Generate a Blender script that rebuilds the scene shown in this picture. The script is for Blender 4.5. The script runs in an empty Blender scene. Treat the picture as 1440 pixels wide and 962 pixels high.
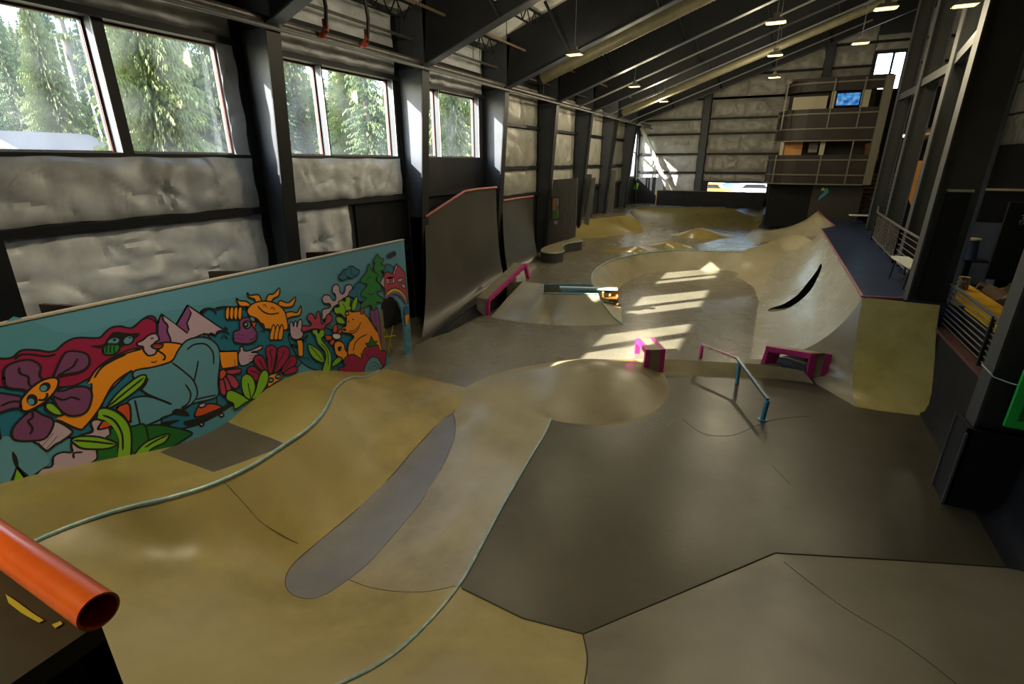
import bpy, math, random
import numpy as np
from mathutils import Vector, geometry
C = bpy.context.scene.collection
sc = bpy.context.scene
random.seed(7)

# ---------------------------------------------------------------- camera
FOC = 700.0                                   # focal length for a 1440 px wide frame
PITCH = math.radians(19.944); YAW = math.radians(26.545); EYE = 3.8
cam = bpy.data.objects.new('camera', bpy.data.cameras.new('camera')); C.objects.link(cam)
cam.data.sensor_width = 36.0; cam.data.lens = FOC/1440*36.0
cam.data.clip_start = 0.02; cam.data.clip_end = 900
cam.location = (0, 0, EYE); cam.rotation_euler = (math.pi/2-PITCH, 0, YAW)
sc.camera = cam

# ---------------------------------------------------------------- sky, sun, exposure
sc.view_settings.view_transform = 'Standard'; sc.view_settings.look = 'None'
sc.view_settings.gamma = 1.0; sc.view_settings.use_curve_mapping = False
EXPOSURE = 1.35
SUN_E = 13.0
SKY_S = 0.7
LAMP_W = 2.0
sc.view_settings.exposure = EXPOSURE
world = bpy.data.worlds.new('world'); sc.world = world; world.use_nodes = True
wn = world.node_tree; wn.nodes.clear()
sky = wn.nodes.new('ShaderNodeTexSky'); sky.sky_type = 'NISHITA'; sky.sun_disc = False
sky.sun_elevation = math.radians(28.0); sky.sun_rotation = math.radians(222); sky.air_density = 1.0; sky.dust_density = 0.6
bg = wn.nodes.new('ShaderNodeBackground'); bg.inputs[1].default_value = SKY_S
wo = wn.nodes.new('ShaderNodeOutputWorld')
wn.links.new(sky.outputs[0], bg.inputs[0]); wn.links.new(bg.outputs[0], wo.inputs[0])
sun = bpy.data.objects.new('sun', bpy.data.lights.new('sun', 'SUN')); C.objects.link(sun)
sun.data.energy = SUN_E; sun.data.angle = math.radians(0.53); sun.data.color = (1.0, 0.95, 0.86)
sun.rotation_euler = Vector((1.0, 1.13, -0.81)).to_track_quat('-Z', 'Y').to_euler()
sun.location = (-30, -30, 30)

# ---------------------------------------------------------------- surveying helpers
CP, SP, CA, SA = math.cos(PITCH), math.sin(PITCH), math.cos(YAW), math.sin(YAW)
def ray(x, y):
    u = (x-720)/FOC; v = (481-y)/FOC
    f = CP+SP*v; z = -SP+CP*v
    return Vector((u*CA-f*SA, u*SA+f*CA, z))
def PZ(x, y, z=0.0):
    d = ray(x, y); t = (z-EYE)/d.z; return Vector((d.x*t, d.y*t, z))
def PX(x, y, X):
    d = ray(x, y); t = X/d.x; return Vector((X, d.y*t, EYE+d.z*t))
def PY(x, y, Y):
    d = ray(x, y); t = Y/d.y; return Vector((d.x*t, Y, EYE+d.z*t))
def P3(l): return [PZ(*p) for p in l]

# ---------------------------------------------------------------- materials
def lin(c):
    if isinstance(c, str):
        c = [int(c[i:i+2], 16)/255 for i in (0, 2, 4)]
        return tuple(((v+.055)/1.055)**2.4 if v > .04045 else v/12.92 for v in c)
    return tuple(c)
MATS = {}
def M(name, col, rough=.6, metal=0., spec=.5, c2=None, scale=3., detail=6., stretch=None, bump=0., bscale=None,
      c3=None, s3=.6, coat=0., rvar=0., lo=.35, hi=.65, ridge=False):
    if name in MATS: return MATS[name]
    m = bpy.data.materials.new(name); MATS[name] = m; m.use_nodes = True
    nt = m.node_tree; b = nt.nodes['Principled BSDF']
    col = lin(col)
    b.inputs['Base Color'].default_value = (*col, 1); b.inputs['Roughness'].default_value = rough
    b.inputs['Metallic'].default_value = metal; b.inputs['Specular IOR Level'].default_value = spec
    b.inputs['Coat Weight'].default_value = coat; b.inputs['Coat Roughness'].default_value = .15
    if c2 is not None or bump:
        tc = nt.nodes.new('ShaderNodeTexCoord'); mp = nt.nodes.new('ShaderNodeMapping')
        nt.links.new(tc.outputs['Object'], mp.inputs[0])
        if stretch: mp.inputs['Scale'].default_value = stretch
    if c2 is not None:
        n = nt.nodes.new('ShaderNodeTexNoise'); n.inputs['Scale'].default_value = scale; n.inputs['Detail'].default_value = detail
        n.inputs['Roughness'].default_value = .62; nt.links.new(mp.outputs[0], n.inputs[0])
        r = nt.nodes.new('ShaderNodeMapRange'); r.inputs[1].default_value = lo; r.inputs[2].default_value = hi
        nt.links.new(n.outputs['Fac'], r.inputs[0])
        x = nt.nodes.new('ShaderNodeMix'); x.data_type = 'RGBA'
        x.inputs[6].default_value = (*col, 1); x.inputs[7].default_value = (*lin(c2), 1)
        nt.links.new(r.outputs[0], x.inputs[0]); out = x.outputs[2]
        if c3 is not None:
            n3 = nt.nodes.new('ShaderNodeTexNoise'); n3.inputs['Scale'].default_value = s3; n3.inputs['Detail'].default_value = 5
            nt.links.new(mp.outputs[0], n3.inputs[0])
            r3 = nt.nodes.new('ShaderNodeMapRange'); r3.inputs[1].default_value = .42; r3.inputs[2].default_value = .68
            nt.links.new(n3.outputs['Fac'], r3.inputs[0])
            x3 = nt.nodes.new('ShaderNodeMix'); x3.data_type = 'RGBA'; x3.inputs[7].default_value = (*lin(c3), 1)
            nt.links.new(out, x3.inputs[6]); nt.links.new(r3.outputs[0], x3.inputs[0]); out = x3.outputs[2]
        nt.links.new(out, b.inputs['Base Color'])
        if rvar:
            rr = nt.nodes.new('ShaderNodeMapRange'); rr.inputs[3].default_value = rough-rvar; rr.inputs[4].default_value = rough+rvar
            nt.links.new(n.outputs['Fac'], rr.inputs[0]); nt.links.new(rr.outputs[0], b.inputs['Roughness'])
    if bump:
        nb = nt.nodes.new('ShaderNodeTexNoise'); nb.inputs['Scale'].default_value = bscale or scale*4; nb.inputs['Detail'].default_value = 4
        nt.links.new(mp.outputs[0], nb.inputs[0])
        if ridge: nb.noise_type = 'RIDGED_MULTIFRACTAL'; nb.inputs['Distortion'].default_value = 1.0; nb.inputs['Detail'].default_value = 3
        bp = nt.nodes.new('ShaderNodeBump'); bp.inputs['Strength'].default_value = bump; bp.inputs['Distance'].default_value = .12 if ridge else .03
        nt.links.new(nb.outputs['Fac'], bp.inputs['Height']); nt.links.new(bp.outputs[0], b.inputs['Normal'])
    return m
def emit(name, col, s):
    m = bpy.data.materials.new(name); MATS[name] = m; m.use_nodes = True
    b = m.node_tree.nodes['Principled BSDF']; b.inputs['Base Color'].default_value = (*lin(col), 1)
    b.inputs['Emission Color'].default_value = (*lin(col), 1); b.inputs['Emission Strength'].default_value = s
    return m

TAN = M('tan polished concrete', (.33, .255, .078), .42, c2=(.21, .162, .050), scale=1.7, c3=(.35, .285, .115), s3=.45, bump=.02, bscale=9, rvar=.12)
TANL = M('light tan polished concrete', (.29, .24, .12), .34, c2=(.20, .165, .08), scale=1.9, c3=(.34, .29, .165), s3=.5, bump=.02, bscale=9, rvar=.12)
TANY = M('yellowish concrete', (.27, .21, .060), .30, c2=(.20, .155, .045), scale=1.6, c3=(.29, .24, .085), s3=.5, bump=.04, bscale=9, rvar=.1)
GREYF = M('grey polished concrete', (.19, .168, .115), .28, c2=(.14, .122, .082), scale=1.3, c3=(.21, .19, .14), s3=.4, bump=.012, bscale=12, rvar=.1)
DARKF = M('dark brown grey concrete', (.066, .056, .032), .34, c2=(.045, .038, .021), scale=1.1, c3=(.082, .071, .045), s3=.35, bump=.05, bscale=14, rvar=.1)
STRIP = M('smooth grey concrete inlay', (.17, .165, .155), .42, c2=(.14, .135, .13), scale=2.2, bump=.03, bscale=12)
DTILE = M('dark smooth concrete inlay', (.085, .073, .055), .45, c2=(.07, .06, .045), scale=2.)
WALLC = M('pale concrete with scuffed sheen', (.37, .35, .27), .26, c2=(.30, .28, .20), scale=3., stretch=(1, .6, 1), c3=(.40, .385, .31), s3=.9, bump=.015, bscale=7, rvar=.12)
BLUED = M('dark blue grey painted deck', (.020, .036, .085), .30, c2=(.015, .027, .062), scale=1.2, stretch=(.6, 1.6, 1), rvar=.06)
DARKW = M('dark skate surface panel', (.060, .054, .044), .33, c2=(.040, .036, .030), scale=1.6, c3=(.075, .068, .055), s3=.8, rvar=.1, bump=.03)
BLACKW = M('black painted plywood', (.012, .012, .013), .6, spec=.2, c2=(.018, .018, .018), scale=3.)
BLACKB = M('matt black board', (.006, .006, .006), .7, spec=.15)
STEEL = M('dark blue grey painted steel', (.050, .058, .072), .5, c2=(.038, .043, .052), scale=2.5, detail=4)
STEELD = M('black painted steel', (.009, .010, .012), .5, spec=.3, c2=(.013, .014, .016), scale=3.)
STEELL = M('light grey painted steel', (.16, .165, .17), .45, c2=(.18, .185, .19), scale=4.)
FLANGE = M('grey column flange paint', (.045, .047, .047), .5, c2=(.032, .034, .035), scale=3.)
TEAL = M('worn teal coping steel', (.20, .33, .32), .4, metal=.2, c2=(.36, .42, .38), scale=9., lo=.45, hi=.6)
PINK = M('magenta painted steel', (.56, .035, .22), .45, c2=(.44, .03, .17), scale=6.)
PINKC = M('worn pink coping steel', (.30, .07, .12), .4, c2=(.14, .07, .08), scale=7.)
REDC = M('orange red coping pipe', (.42, .07, .03), .4, c2=(.30, .05, .03), scale=6.)
BLUEP = M('sky blue painted steel', (.07, .29, .42), .42, c2=(.05, .22, .33), scale=6.)
BRICKC = M('ledge concrete', (.33, .29, .17), .5, c2=(.23, .2, .12), scale=5., bump=.05)
WOOD = M('raw plywood', (.42, .27, .12), .6, c2=(.30, .19, .08), scale=3., stretch=(1, 8, 8))
WOODD = M('dark stained timber', (.09, .05, .02), .6, c2=(.06, .032, .014), scale=3., stretch=(8, 1, 8))
OAK = M('orange plywood', (.50, .23, .05), .6, c2=(.40, .18, .04), scale=3.)

# ---------------------------------------------------------------- object helpers
def tag(o, label, cat, group=None, kind=None):
    if label: o['label'] = label
    if cat: o['category'] = cat
    if group: o['group'] = group
    if kind: o['kind'] = kind
    return o
class MB:
    def __init__(s): s.v = []; s.f = []; s.m = []; s.smooth = False
    def add(s, vs, fs, mi=0):
        o = len(s.v); s.v += [tuple(v) for v in vs]; s.f += [tuple(i+o for i in f) for f in fs]; s.m += [mi]*len(fs); return s
    def box(s, a, b, mi=0):
        x0, y0, z0 = a; x1, y1, z1 = b
        v = [(x0,y0,z0),(x1,y0,z0),(x1,y1,z0),(x0,y1,z0),(x0,y0,z1),(x1,y0,z1),(x1,y1,z1),(x0,y1,z1)]
        return s.add(v, [(0,3,2,1),(4,5,6,7),(0,1,5,4),(1,2,6,5),(2,3,7,6),(3,0,4,7)], mi)
    def hexa(s, v8, mi=0):
        return s.add(v8, [(0,3,2,1),(4,5,6,7),(0,1,5,4),(1,2,6,5),(2,3,7,6),(3,0,4,7)], mi)
    def beam(s, p0, p1, w, h, mi=0, up=(0, 0, 1)):
        p0 = Vector(p0); p1 = Vector(p1); d = (p1-p0).normalized(); up = Vector(up)
        if abs(d.dot(up)) > .98: up = Vector((1, 0, 0)) if abs(d.x) < .9 else Vector((0, 1, 0))
        r = d.cross(up).normalized(); u = r.cross(d)
        q = []
        for p in (p0, p1):
            for a, b in ((-1,-1),(1,-1),(1,1),(-1,1)): q.append(p+r*(a*w/2)+u*(b*h/2))
        return s.hexa(q, mi)
    def tube(s, pts, r, n=10, mi=0, caps=True):
        pts = [Vector(p) for p in pts]; k = len(pts); vs = []
        prev = None
        for i, p in enumerate(pts):
            d = (pts[min(i+1, k-1)]-pts[max(i-1, 0)]).normalized()
            if prev is None:
                a = Vector((0, 0, 1)) if abs(d.z) < .9 else Vector((1, 0, 0)); x = d.cross(a).normalized()
            else:
                x = (prev-d*prev.dot(d)).normalized()
            prev = x; y = d.cross(x)
            rr = r[i] if isinstance(r, (list, tuple)) else r
            for j in range(n):
                t = 2*math.pi*j/n; vs.append(p+x*(rr*math.cos(t))+y*(rr*math.sin(t)))
        fs = [(i*n+j, i*n+(j+1) % n, (i+1)*n+(j+1) % n, (i+1)*n+j) for i in range(k-1) for j in range(n)]
        if caps: fs += [tuple(range(n-1, -1, -1)), tuple((k-1)*n+j for j in range(n))]
        s.smooth = True
        return s.add(vs, fs, mi)
    def prism(s, pts, off, mi=0):
        """planar polygon extruded by the vector off"""
        n = len(pts); off = Vector(off); a = [Vector(p) for p in pts]; b = [p+off for p in a]
        return s.add(a+b, [tuple(range(n-1, -1, -1)), tuple(range(n, 2*n))]+[(i, (i+1) % n, n+(i+1) % n, n+i) for i in range(n)], mi)
    def build(s, name, mat, parent=None, smooth=None):
        me = bpy.data.meshes.new(name)
        me.from_pydata([tuple(v) for v in s.v], [], s.f)
        for m in (mat if isinstance(mat, (list, tuple)) else [mat]): me.materials.append(m)
        me.polygons.foreach_set('material_index', s.m)
        if smooth or (smooth is None and s.smooth):
            me.polygons.foreach_set('use_smooth', [True]*len(s.f)); 
            try: me.set_sharp_from_angle(angle=math.radians(40))
            except Exception: pass
        me.update()
        o = bpy.data.objects.new(name, me); C.objects.link(o)
        if parent is not None:
            o.parent = parent
            l = Vector((0, 0, 0)); q = parent
            while q is not None: l += q.location; q = q.parent
            o.location = -l
        return o
def thing(name, loc, label, cat, group=None):
    o = bpy.data.objects.new(name, None); C.objects.link(o); o.location = loc; o.empty_display_size = .2
    return tag(o, label, cat, group)
def struct(o): o['kind'] = 'structure'; return o
def children(o): return [c for c in bpy.data.objects if c.parent == o]
def dup(root, loc, label=None, kids=None):
    r = root.copy(); C.objects.link(r); r.location = loc
    if label: r['label'] = label
    for ch in (kids if kids is not None else children(root)):
        c = ch.copy(); C.objects.link(c); c.parent = r
        for g in children(ch):
            e = g.copy(); C.objects.link(e); e.parent = c
    return r
def crom(pts, n=6, closed=False):
    pts = [Vector(p) for p in pts]; k = len(pts); out = []
    for i in range(k if closed else k-1):
        if closed: a, b, c, d = pts[i-1], pts[i], pts[(i+1) % k], pts[(i+2) % k]
        else: a, b, c, d = pts[max(i-1, 0)], pts[i], pts[i+1], pts[min(i+2, k-1)]
        for j in range(n):
            t = j/n
            out.append(.5*((2*b)+(c-a)*t+(2*a-5*b+4*c-d)*t*t+(3*b-a-3*c+d)*t**3))
    if not closed: out.append(pts[-1].copy())
    return out
def resample(pts, step):
    out = [pts[0].copy()]
    for a, b in zip(pts[:-1], pts[1:]):
        L = (b-a).length; n = max(1, int(round(L/step)))
        for i in range(1, n+1): out.append(a.lerp(b, i/n))
    return out

# ---------------------------------------------------------------- building shell
WX = -7.8; BY = 33.1; RX = 9.0; NY = -14.0
COLY = [6.1+3.86*k for k in range(-5, 7)]      # left column line
def ceil_z(x): return 9.6+.355*x
def raf_z(x): return 8.25+.36*x
BATT = M('white vinyl insulation facing', (.80, .84, .88), .36, c2=(.58, .61, .64), scale=2.2, bump=1.0, bscale=1.1, ridge=True, rvar=.1)
BATT2 = M('yellowed insulation facing', (.46, .45, .40), .38, c2=(.32, .31, .27), scale=2.2, bump=1.0, bscale=1.1, ridge=True)
SIDING = M('dark stained wall board', (.030, .032, .036), .6, c2=(.022, .023, .026), scale=2.)
CEILM = M('draped white ceiling insulation', (.78, .78, .74), .5, c2=(.62, .62, .58), scale=1.5, bump=.7, bscale=3.)
REDT = M('red brown window trim', (.13, .035, .018), .5, c2=(.08, .022, .012), scale=8.)
SASH = M('brown grey window sash', (.085, .075, .068), .45)
SASHL = M('aluminium sash', (.42, .43, .44), .4)
GLASS = bpy.data.materials.new('dusty window glass'); GLASS.use_nodes = True
nt = GLASS.node_tree; nt.nodes.clear()
o_ = nt.nodes.new('ShaderNodeOutputMaterial'); t_ = nt.nodes.new('ShaderNodeBsdfTransparent'); t_.inputs[0].default_value = (.96, .98, .98, 1)
g_ = nt.nodes.new('ShaderNodeBsdfGlossy'); g_.inputs['Roughness'].default_value = .05
d_ = nt.nodes.new('ShaderNodeBsdfTranslucent'); d_.inputs[0].default_value = (.8, .85, .9, 1)
m1 = nt.nodes.new('ShaderNodeMixShader'); m1.inputs[0].default_value = .03
m2 = nt.nodes.new('ShaderNodeMixShader')
tc_ = nt.nodes.new('ShaderNodeTexCoord'); nz_ = nt.nodes.new('ShaderNodeTexNoise'); nz_.inputs['Scale'].default_value = 1.4; nz_.inputs['Detail'].default_value = 7
mr_ = nt.nodes.new('ShaderNodeMapRange'); mr_.inputs[1].default_value = .35; mr_.inputs[2].default_value = .75; mr_.inputs[3].default_value = .0; mr_.inputs[4].default_value = .02
nt.links.new(tc_.outputs['Object'], nz_.inputs[0]); nt.links.new(nz_.outputs['Fac'], mr_.inputs[0]); nt.links.new(mr_.outputs[0], m2.inputs[0])
nt.links.new(t_.outputs[0], m1.inputs[1]); nt.links.new(g_.outputs[0], m1.inputs[2])
nt.links.new(m1.outputs[0], m2.inputs[1]); nt.links.new(d_.outputs[0], m2.inputs[2]); nt.links.new(m2.outputs[0], o_.inputs[0])

def wall_with_holes(mb, axis, pos, th, u0, u1, z0, ztop, holes, mi=0):
    """wall slab at axis=pos, thickness th, spanning u0..u1, height z0..ztop(u), rectangular holes (u0,u1,z0,z1)"""
    cuts = sorted(set([u0, u1]+[h[0] for h in holes]+[h[1] for h in holes]))
    def slab(a, b, za, zb0, zb1):
        if axis == 'x': q = [(pos,a,za),(pos+th,a,za),(pos+th,b,za),(pos,b,za),(pos,a,zb0),(pos+th,a,zb0),(pos+th,b,zb1),(pos,b,zb1)]
        else: q = [(a,pos,za),(b,pos,za),(b,pos+th,za),(a,pos+th,za),(a,pos,zb0),(b,pos,zb1),(b,pos+th,zb1),(a,pos+th,zb0)]
        mb.hexa(q, mi)
    for a, b in zip(cuts[:-1], cuts[1:]):
        hs = sorted([h for h in holes if h[0] <= a+1e-6 and h[1] >= b-1e-6], key=lambda h: h[2])
        z = z0
        for h in hs:
            if h[2] > z: slab(a, b, z, h[2], h[2])
            z = h[3]
        slab(a, b, z, ztop(a), ztop(b))
    return mb
SILL, HEAD = 3.90, 5.48
GX = WX-.20; GK = GX/WX
PANES = {0: [(2.55, 3.90), (4.17, 5.58)], 1: [(6.66, 7.64), (7.73, 9.46)], 2: [(10.75, 11.40), (11.55, 13.10)]}
OPEN = {}
for k in PANES:
    l = PANES[k]
    for i, (a, b) in enumerate(l):
        e = b*GK+.02
        if i+1 < len(l): e = min(e, l[i+1][0]-.05)
        OPEN[(k, i)] = e
holes = [(a, OPEN[(k, i)], SILL, HEAD) for k in PANES for i, (a, b) in enumerate(PANES[k])]
holes += [(29.9, 32.6, 2.9, 5.46)]
wl = wall_with_holes(MB(), 'x', WX-.22, .22, NY, BY, -.4, lambda u: ceil_z(WX)+.1, holes)
struct(wl.build('wall_left', SIDING))
# windows: frame with sash and glass
wi = 1
for k in sorted(PANES, key=lambda q: (q < 0, q)):
    for i_, (a, b) in enumerate(PANES[k]):
        b = OPEN[(k, i_)]
        f = MB(); t = .035; x0, x1 = GX-.02, GX+.03
        f.box((x0, a-.01, SILL-.01), (x1, b+.01, SILL+t)); f.box((x0, a-.01, HEAD-t), (x1, b+.01, HEAD+.01))
        f.box((x0, a-.01, SILL), (x1, a+t, HEAD)); f.box((x0, b-t, SILL), (x1, b+.01, HEAD))
        w = struct(f.build('window_%d' % wi, SASH))
        g = MB(); g.box((GX-.003, a+.02, SILL+.02), (GX+.003, b-.02, HEAD-.02)); g.build('pane', GLASS, w)
        r = MB(); r.box((x1, b-.03, SILL+.02), (x1+.02, b-.005, HEAD-.02)); r.box((x1, a, SILL-.02), (x1+.02, b, SILL+.01)); r.box((x1, a, HEAD-.03), (x1+.02, b, HEAD-.012)); r.build('trim', REDT, w)
        s = MB(); s.box((x1, b+.001, SILL+.01), (WX+.012, b+.014, HEAD-.01)); s.box((x1, a, SILL+.001), (WX+.012, b, SILL+.012)); s.build('jamb', SASHL, w)
        wi += 1
f = MB(); a, b, z0, z1 = holes[-1]
for q in ((a, a+.06), (b-.06, b), ((a+b)/2-.03, (a+b)/2+.03)): f.box((WX-.14, q[0], z0), (WX+.02, q[1], z1))
f.box((WX-.14, a, z0), (WX+.02, b, z0+.06)); f.box((WX-.14, a, z1-.06), (WX+.02, b, z1)); f.box((WX-.14, a, 4.3), (WX+.02, b, 4.35))
w = struct(f.build('window_%d' % wi, SASHL)); g = MB(); g.box((WX-.10, a+.02, z0+.02), (WX-.094, b-.02, z1-.02)); g.build('pane', GLASS, w); wi += 1

# back wall with strip window and high window
bh = [(-3.5, -.24, 2.04, 2.66), (3.63, 4.86, 7.15, 8.84)]
bw = wall_with_holes(MB(), 'y', BY, .25, WX-.22, RX+.2, -.4, lambda u: ceil_z(u)+.1, bh)
struct(bw.build('wall_back', SIDING))
for a, b, z0, z1 in bh:
    f = MB()
    for q in ((a, a+.05), (b-.05, b)) + (((a*.42+b*.58)-.045, (a*.42+b*.58)+.045),)*(z0 > 5): f.box((q[0], BY-.03, z0), (q[1], BY+.1, z1))
    f.box((a, BY-.03, z0), (b, BY+.1, z0+.05)); f.box((a, BY-.03, z1-.05), (b, BY+.1, z1))
    w = struct(f.build('window_%d' % wi, STEELD)); wi += 1
    g = MB(); g.box((a+.02, BY+.04, z0+.02), (b-.02, BY+.046, z1-.02)); g.build('pane', GLASS, w)
rw = wall_with_holes(MB(), 'x', RX, .2, NY, BY, -.4, lambda u: ceil_z(RX)+.1, [])
struct(rw.build('wall_right', SIDING))
nw = wall_with_holes(MB(), 'y', NY-.2, .2, WX-.22, RX+.2, -.4, lambda u: ceil_z(u)+.1, [(-5.5, -2.5, 3.4, 5.4)])
struct(nw.build('wall_front', SIDING))
for a, b in ((-5.5, -2.5),):
    f = MB(); f.box((a, NY-.15, 3.4), (a+.06, NY, 5.4)); f.box((b-.06, NY-.15, 3.4), (b, NY, 5.4)); f.box((a, NY-.15, 3.4), (b, NY, 3.46)); f.box((a, NY-.15, 5.34), (b, NY, 5.4))
    w = struct(f.build('window_%d' % wi, SASH)); wi += 1
    g = MB(); g.box((a+.02, NY-.1, 3.42), (b-.02, NY-.094, 5.38)); g.build('pane', GLASS, w)
# ceiling: draped insulation, sagging between joist lines
cm = MB(); nx, ny = 100, 190; x0, x1 = WX-.2, RX+.2; y0, y1 = NY-.2, BY+.2
for i in range(nx+1):
    for j in range(ny+1):
        x = x0+(x1-x0)*i/nx; y = y0+(y1-y0)*j/ny
        sag = .07*abs(math.sin((x-WX)*math.pi/1.45))+.03*math.sin(y*5.1+x*.8)*math.sin(x*3.3)
        cm.v.append((x, y, ceil_z(x)-sag+.05))
cm.f = [(i*(ny+1)+j, i*(ny+1)+j+1, (i+1)*(ny+1)+j+1, (i+1)*(ny+1)+j) for i in range(nx) for j in range(ny)]
cm.m = [0]*len(cm.f); cm.smooth = True
cm.hexa([(x0,y0,ceil_z(x0)+.12),(x1,y0,ceil_z(x1)+.12),(x1,y1,ceil_z(x1)+.12),(x0,y1,ceil_z(x0)+.12),(x0,y0,ceil_z(x0)+.3),(x1,y0,ceil_z(x1)+.3),(x1,y1,ceil_z(x1)+.3),(x0,y1,ceil_z(x0)+.3)])
struct(cm.build('ceiling', CEILM))

# insulation batts on walls (bulging quilted panels)
def batt(axis, pos, u0, u1, z0, z1, label, group, bulge=.09, ztop=None, quilt=.55, sgn=1, seed=0):
    rnd = random.Random(seed+int(u0*100)+int(z0*37)); g_ = .055 if axis == 'x' and sgn > 0 and u0 < 13 else .11; n = max(4, int((u1-u0)/g_)); m = max(4, int((z1-z0)/g_)); mb = MB()
    ph = [rnd.uniform(0, 6.28) for _ in range(8)]
    cr = [(rnd.uniform(u0, u1), rnd.uniform(z0, z1), rnd.uniform(-1, 1), rnd.uniform(.15, .5)) for _ in range(int(4+(u1-u0)*6))]
    for i in range(n+1):
        for j in range(m+1):
            s = i/n; t = j/m; u = u0+(u1-u0)*s
            zt = z1 if ztop is None else min(z1, ztop(u)); z = z0+(zt-z0)*t
            e = min(1, 7*min(s, 1-s))**.5*min(1, 4.5*min(t, 1-t))**.5
            d = bulge*e*(.55+.45*abs(math.sin(math.pi*(u-u0)/quilt)))
            d += .013*math.sin(9*u+ph[0]+3*z)*e+.011*math.sin(14*z+ph[1]+5*u)*e
            for cu, cz, ca, w in cr:
                l = (u-cu)*math.cos(ca*1.4)+(z-cz)*math.sin(ca*1.4); q = -(u-cu)*math.sin(ca*1.4)+(z-cz)*math.cos(ca*1.4)
                if abs(l) < w: d -= (.06 if g_ < .1 else .04)*math.exp(-(q/(.028 if g_ < .1 else .045))**2)*(1-abs(l)/w)*e
            du = .012*math.sin(7*z+ph[2]) if 0 < i < n else .02*math.sin(9*z+ph[3]); dz = .012*math.sin(6*u+ph[4])
            mb.v.append((pos+sgn*(.015+d), u+du, z+dz) if axis == 'x' else (u+du, pos-(.015+d), z+dz))
    mb.f = [(i*(m+1)+j, (i+1)*(m+1)+j, (i+1)*(m+1)+j+1, i*(m+1)+j+1) for i in range(n) for j in range(m)]
    if axis == 'x' and sgn > 0: pass
    mb.m = [0]*len(mb.f); mb.smooth = True
    # back sheet closes the batt
    k = len(mb.v)
    zt0 = z1 if ztop is None else min(z1, ztop(u0)); zt1 = z1 if ztop is None else min(z1, ztop(u1))
    bk = [(u0, z0), (u1, z0), (u1, zt1), (u0, zt0)]
    mb.add([(pos+sgn*.003, u, z) if axis == 'x' else (u, pos-.003, z) for u, z in bk], [(0, 1, 2, 3)])
    return tag(mb.build('insulation_batt', BATT if axis == 'x' and sgn > 0 and u0 < 13 else BATT2), label, 'insulation', group)
GB = 'insulation batts on the left wall'
G1, G2 = 3.03, 2.02
c = COLY
bx = WX+.005
batt('x', bx, 2.0, 5.92, G1+.05, SILL-.05, 'wide white insulation batt under the two nearest large windows', GB, seed=1)
batt('x', bx, 2.0, 5.92, G2, G1-.05, 'lower wrinkled white insulation batt directly above the painted mural', GB, seed=2)
batt('x', bx, 2.0, 5.92, 1.1, G2-.08, 'white insulation strip mostly hidden behind the mural top edge', GB, seed=3)
batt('x', bx, -1.4, 5.92, HEAD+.08, 6.0, 'white insulation strip above the nearest pair of windows', GB, seed=4, bulge=.05)
batt('x', bx, -1.4, 5.92, 6.06, 6.75, 'upper white insulation strip below the eave over the nearest windows', GB, seed=5, bulge=.05)
batt('x', bx, 5.66, 5.92, SILL, HEAD, 'narrow crumpled insulation strip between the second window and first column', GB, seed=6, bulge=.04)
batt('x', bx, 6.55, 9.8, G1+.05, SILL-.05, 'white insulation batt under the second pair of windows', GB, seed=7)
batt('x', bx, 6.55, 8.0, G2-.1, G1-.05, 'short white insulation batt low between mural and second column', GB, seed=8)
batt('x', bx, 6.35, 9.8, HEAD+.08, 6.0, 'white insulation strip above the second pair of windows', GB, seed=9, bulge=.05)
batt('x', bx, 6.35, 9.8, 6.06, 6.75, 'upper white insulation strip over the second pair of windows', GB, seed=10, bulge=.05)
batt('x', bx, 10.2, 13.65, HEAD+.08, 6.0, 'white insulation strip above the third pair of windows', GB, seed=11, bulge=.05)
batt('x', bx, 10.2, 13.65, 6.06, 6.75, 'upper white insulation strip over the third pair of windows', GB, seed=12, bulge=.05)
ords = ['first', 'second', 'third', 'fourth']
for k in range(4):
    y0 = c[7+k]+.15; y1 = c[8+k]-.1
    if k == 3: y1 = 29.7
    for n, (z0, z1) in enumerate(((2.75, 3.55), (3.65, 4.85), (4.95, 6.1))):
        batt('x', bx, y0, y1, z0, z1, '%s white insulation batt in the %s bay past the windows' % (('lowest', 'middle', 'highest')[n], ords[k]), GB, seed=20+k*3+n, bulge=.07)
tag(MB().box((WX+.01, 8.15, 1.0), (WX+.05, 9.8, G1-.05)).build('wall_board', BLACKW), 'black wall board beside the short insulation batt near the second column', 'wall board')
tag(MB().box((WX+.01, 10.15, 1.0), (WX+.05, 13.65, SILL-.03)).build('wall_board', STEELD), 'dark wall board under the third pair of windows above the red coping', 'wall board')
# girts of the left wall, one per bay and level
gm = {}
for k in range(-2, 7):
    ya = COLY[k+5]-3.7; yb = COLY[k+5]-.16
    lv = [G1, G2, HEAD+.03, 6.03] if k <= 2 else [2.7, 3.6, 4.9]
    if k == 1: lv = [G1, G2-.15, HEAD+.03, 6.03]
    if k < 0: continue
    for z in lv:
        mb = MB(); mb.box((WX+.01, ya, z-.035), (WX+.16, yb, z+.035)); mb.box((WX+.15, ya, z-.06), (WX+.165, yb, z+.035))
        tag(mb.build('wall_girt', STEELD), 'dark steel girt at %.1f m on the left wall, bay ending at column %s' % (z, ['one', 'two', 'three', 'four', 'five', 'six', 'seven'][k]), 'girt', 'horizontal girts on the left wall')

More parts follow.
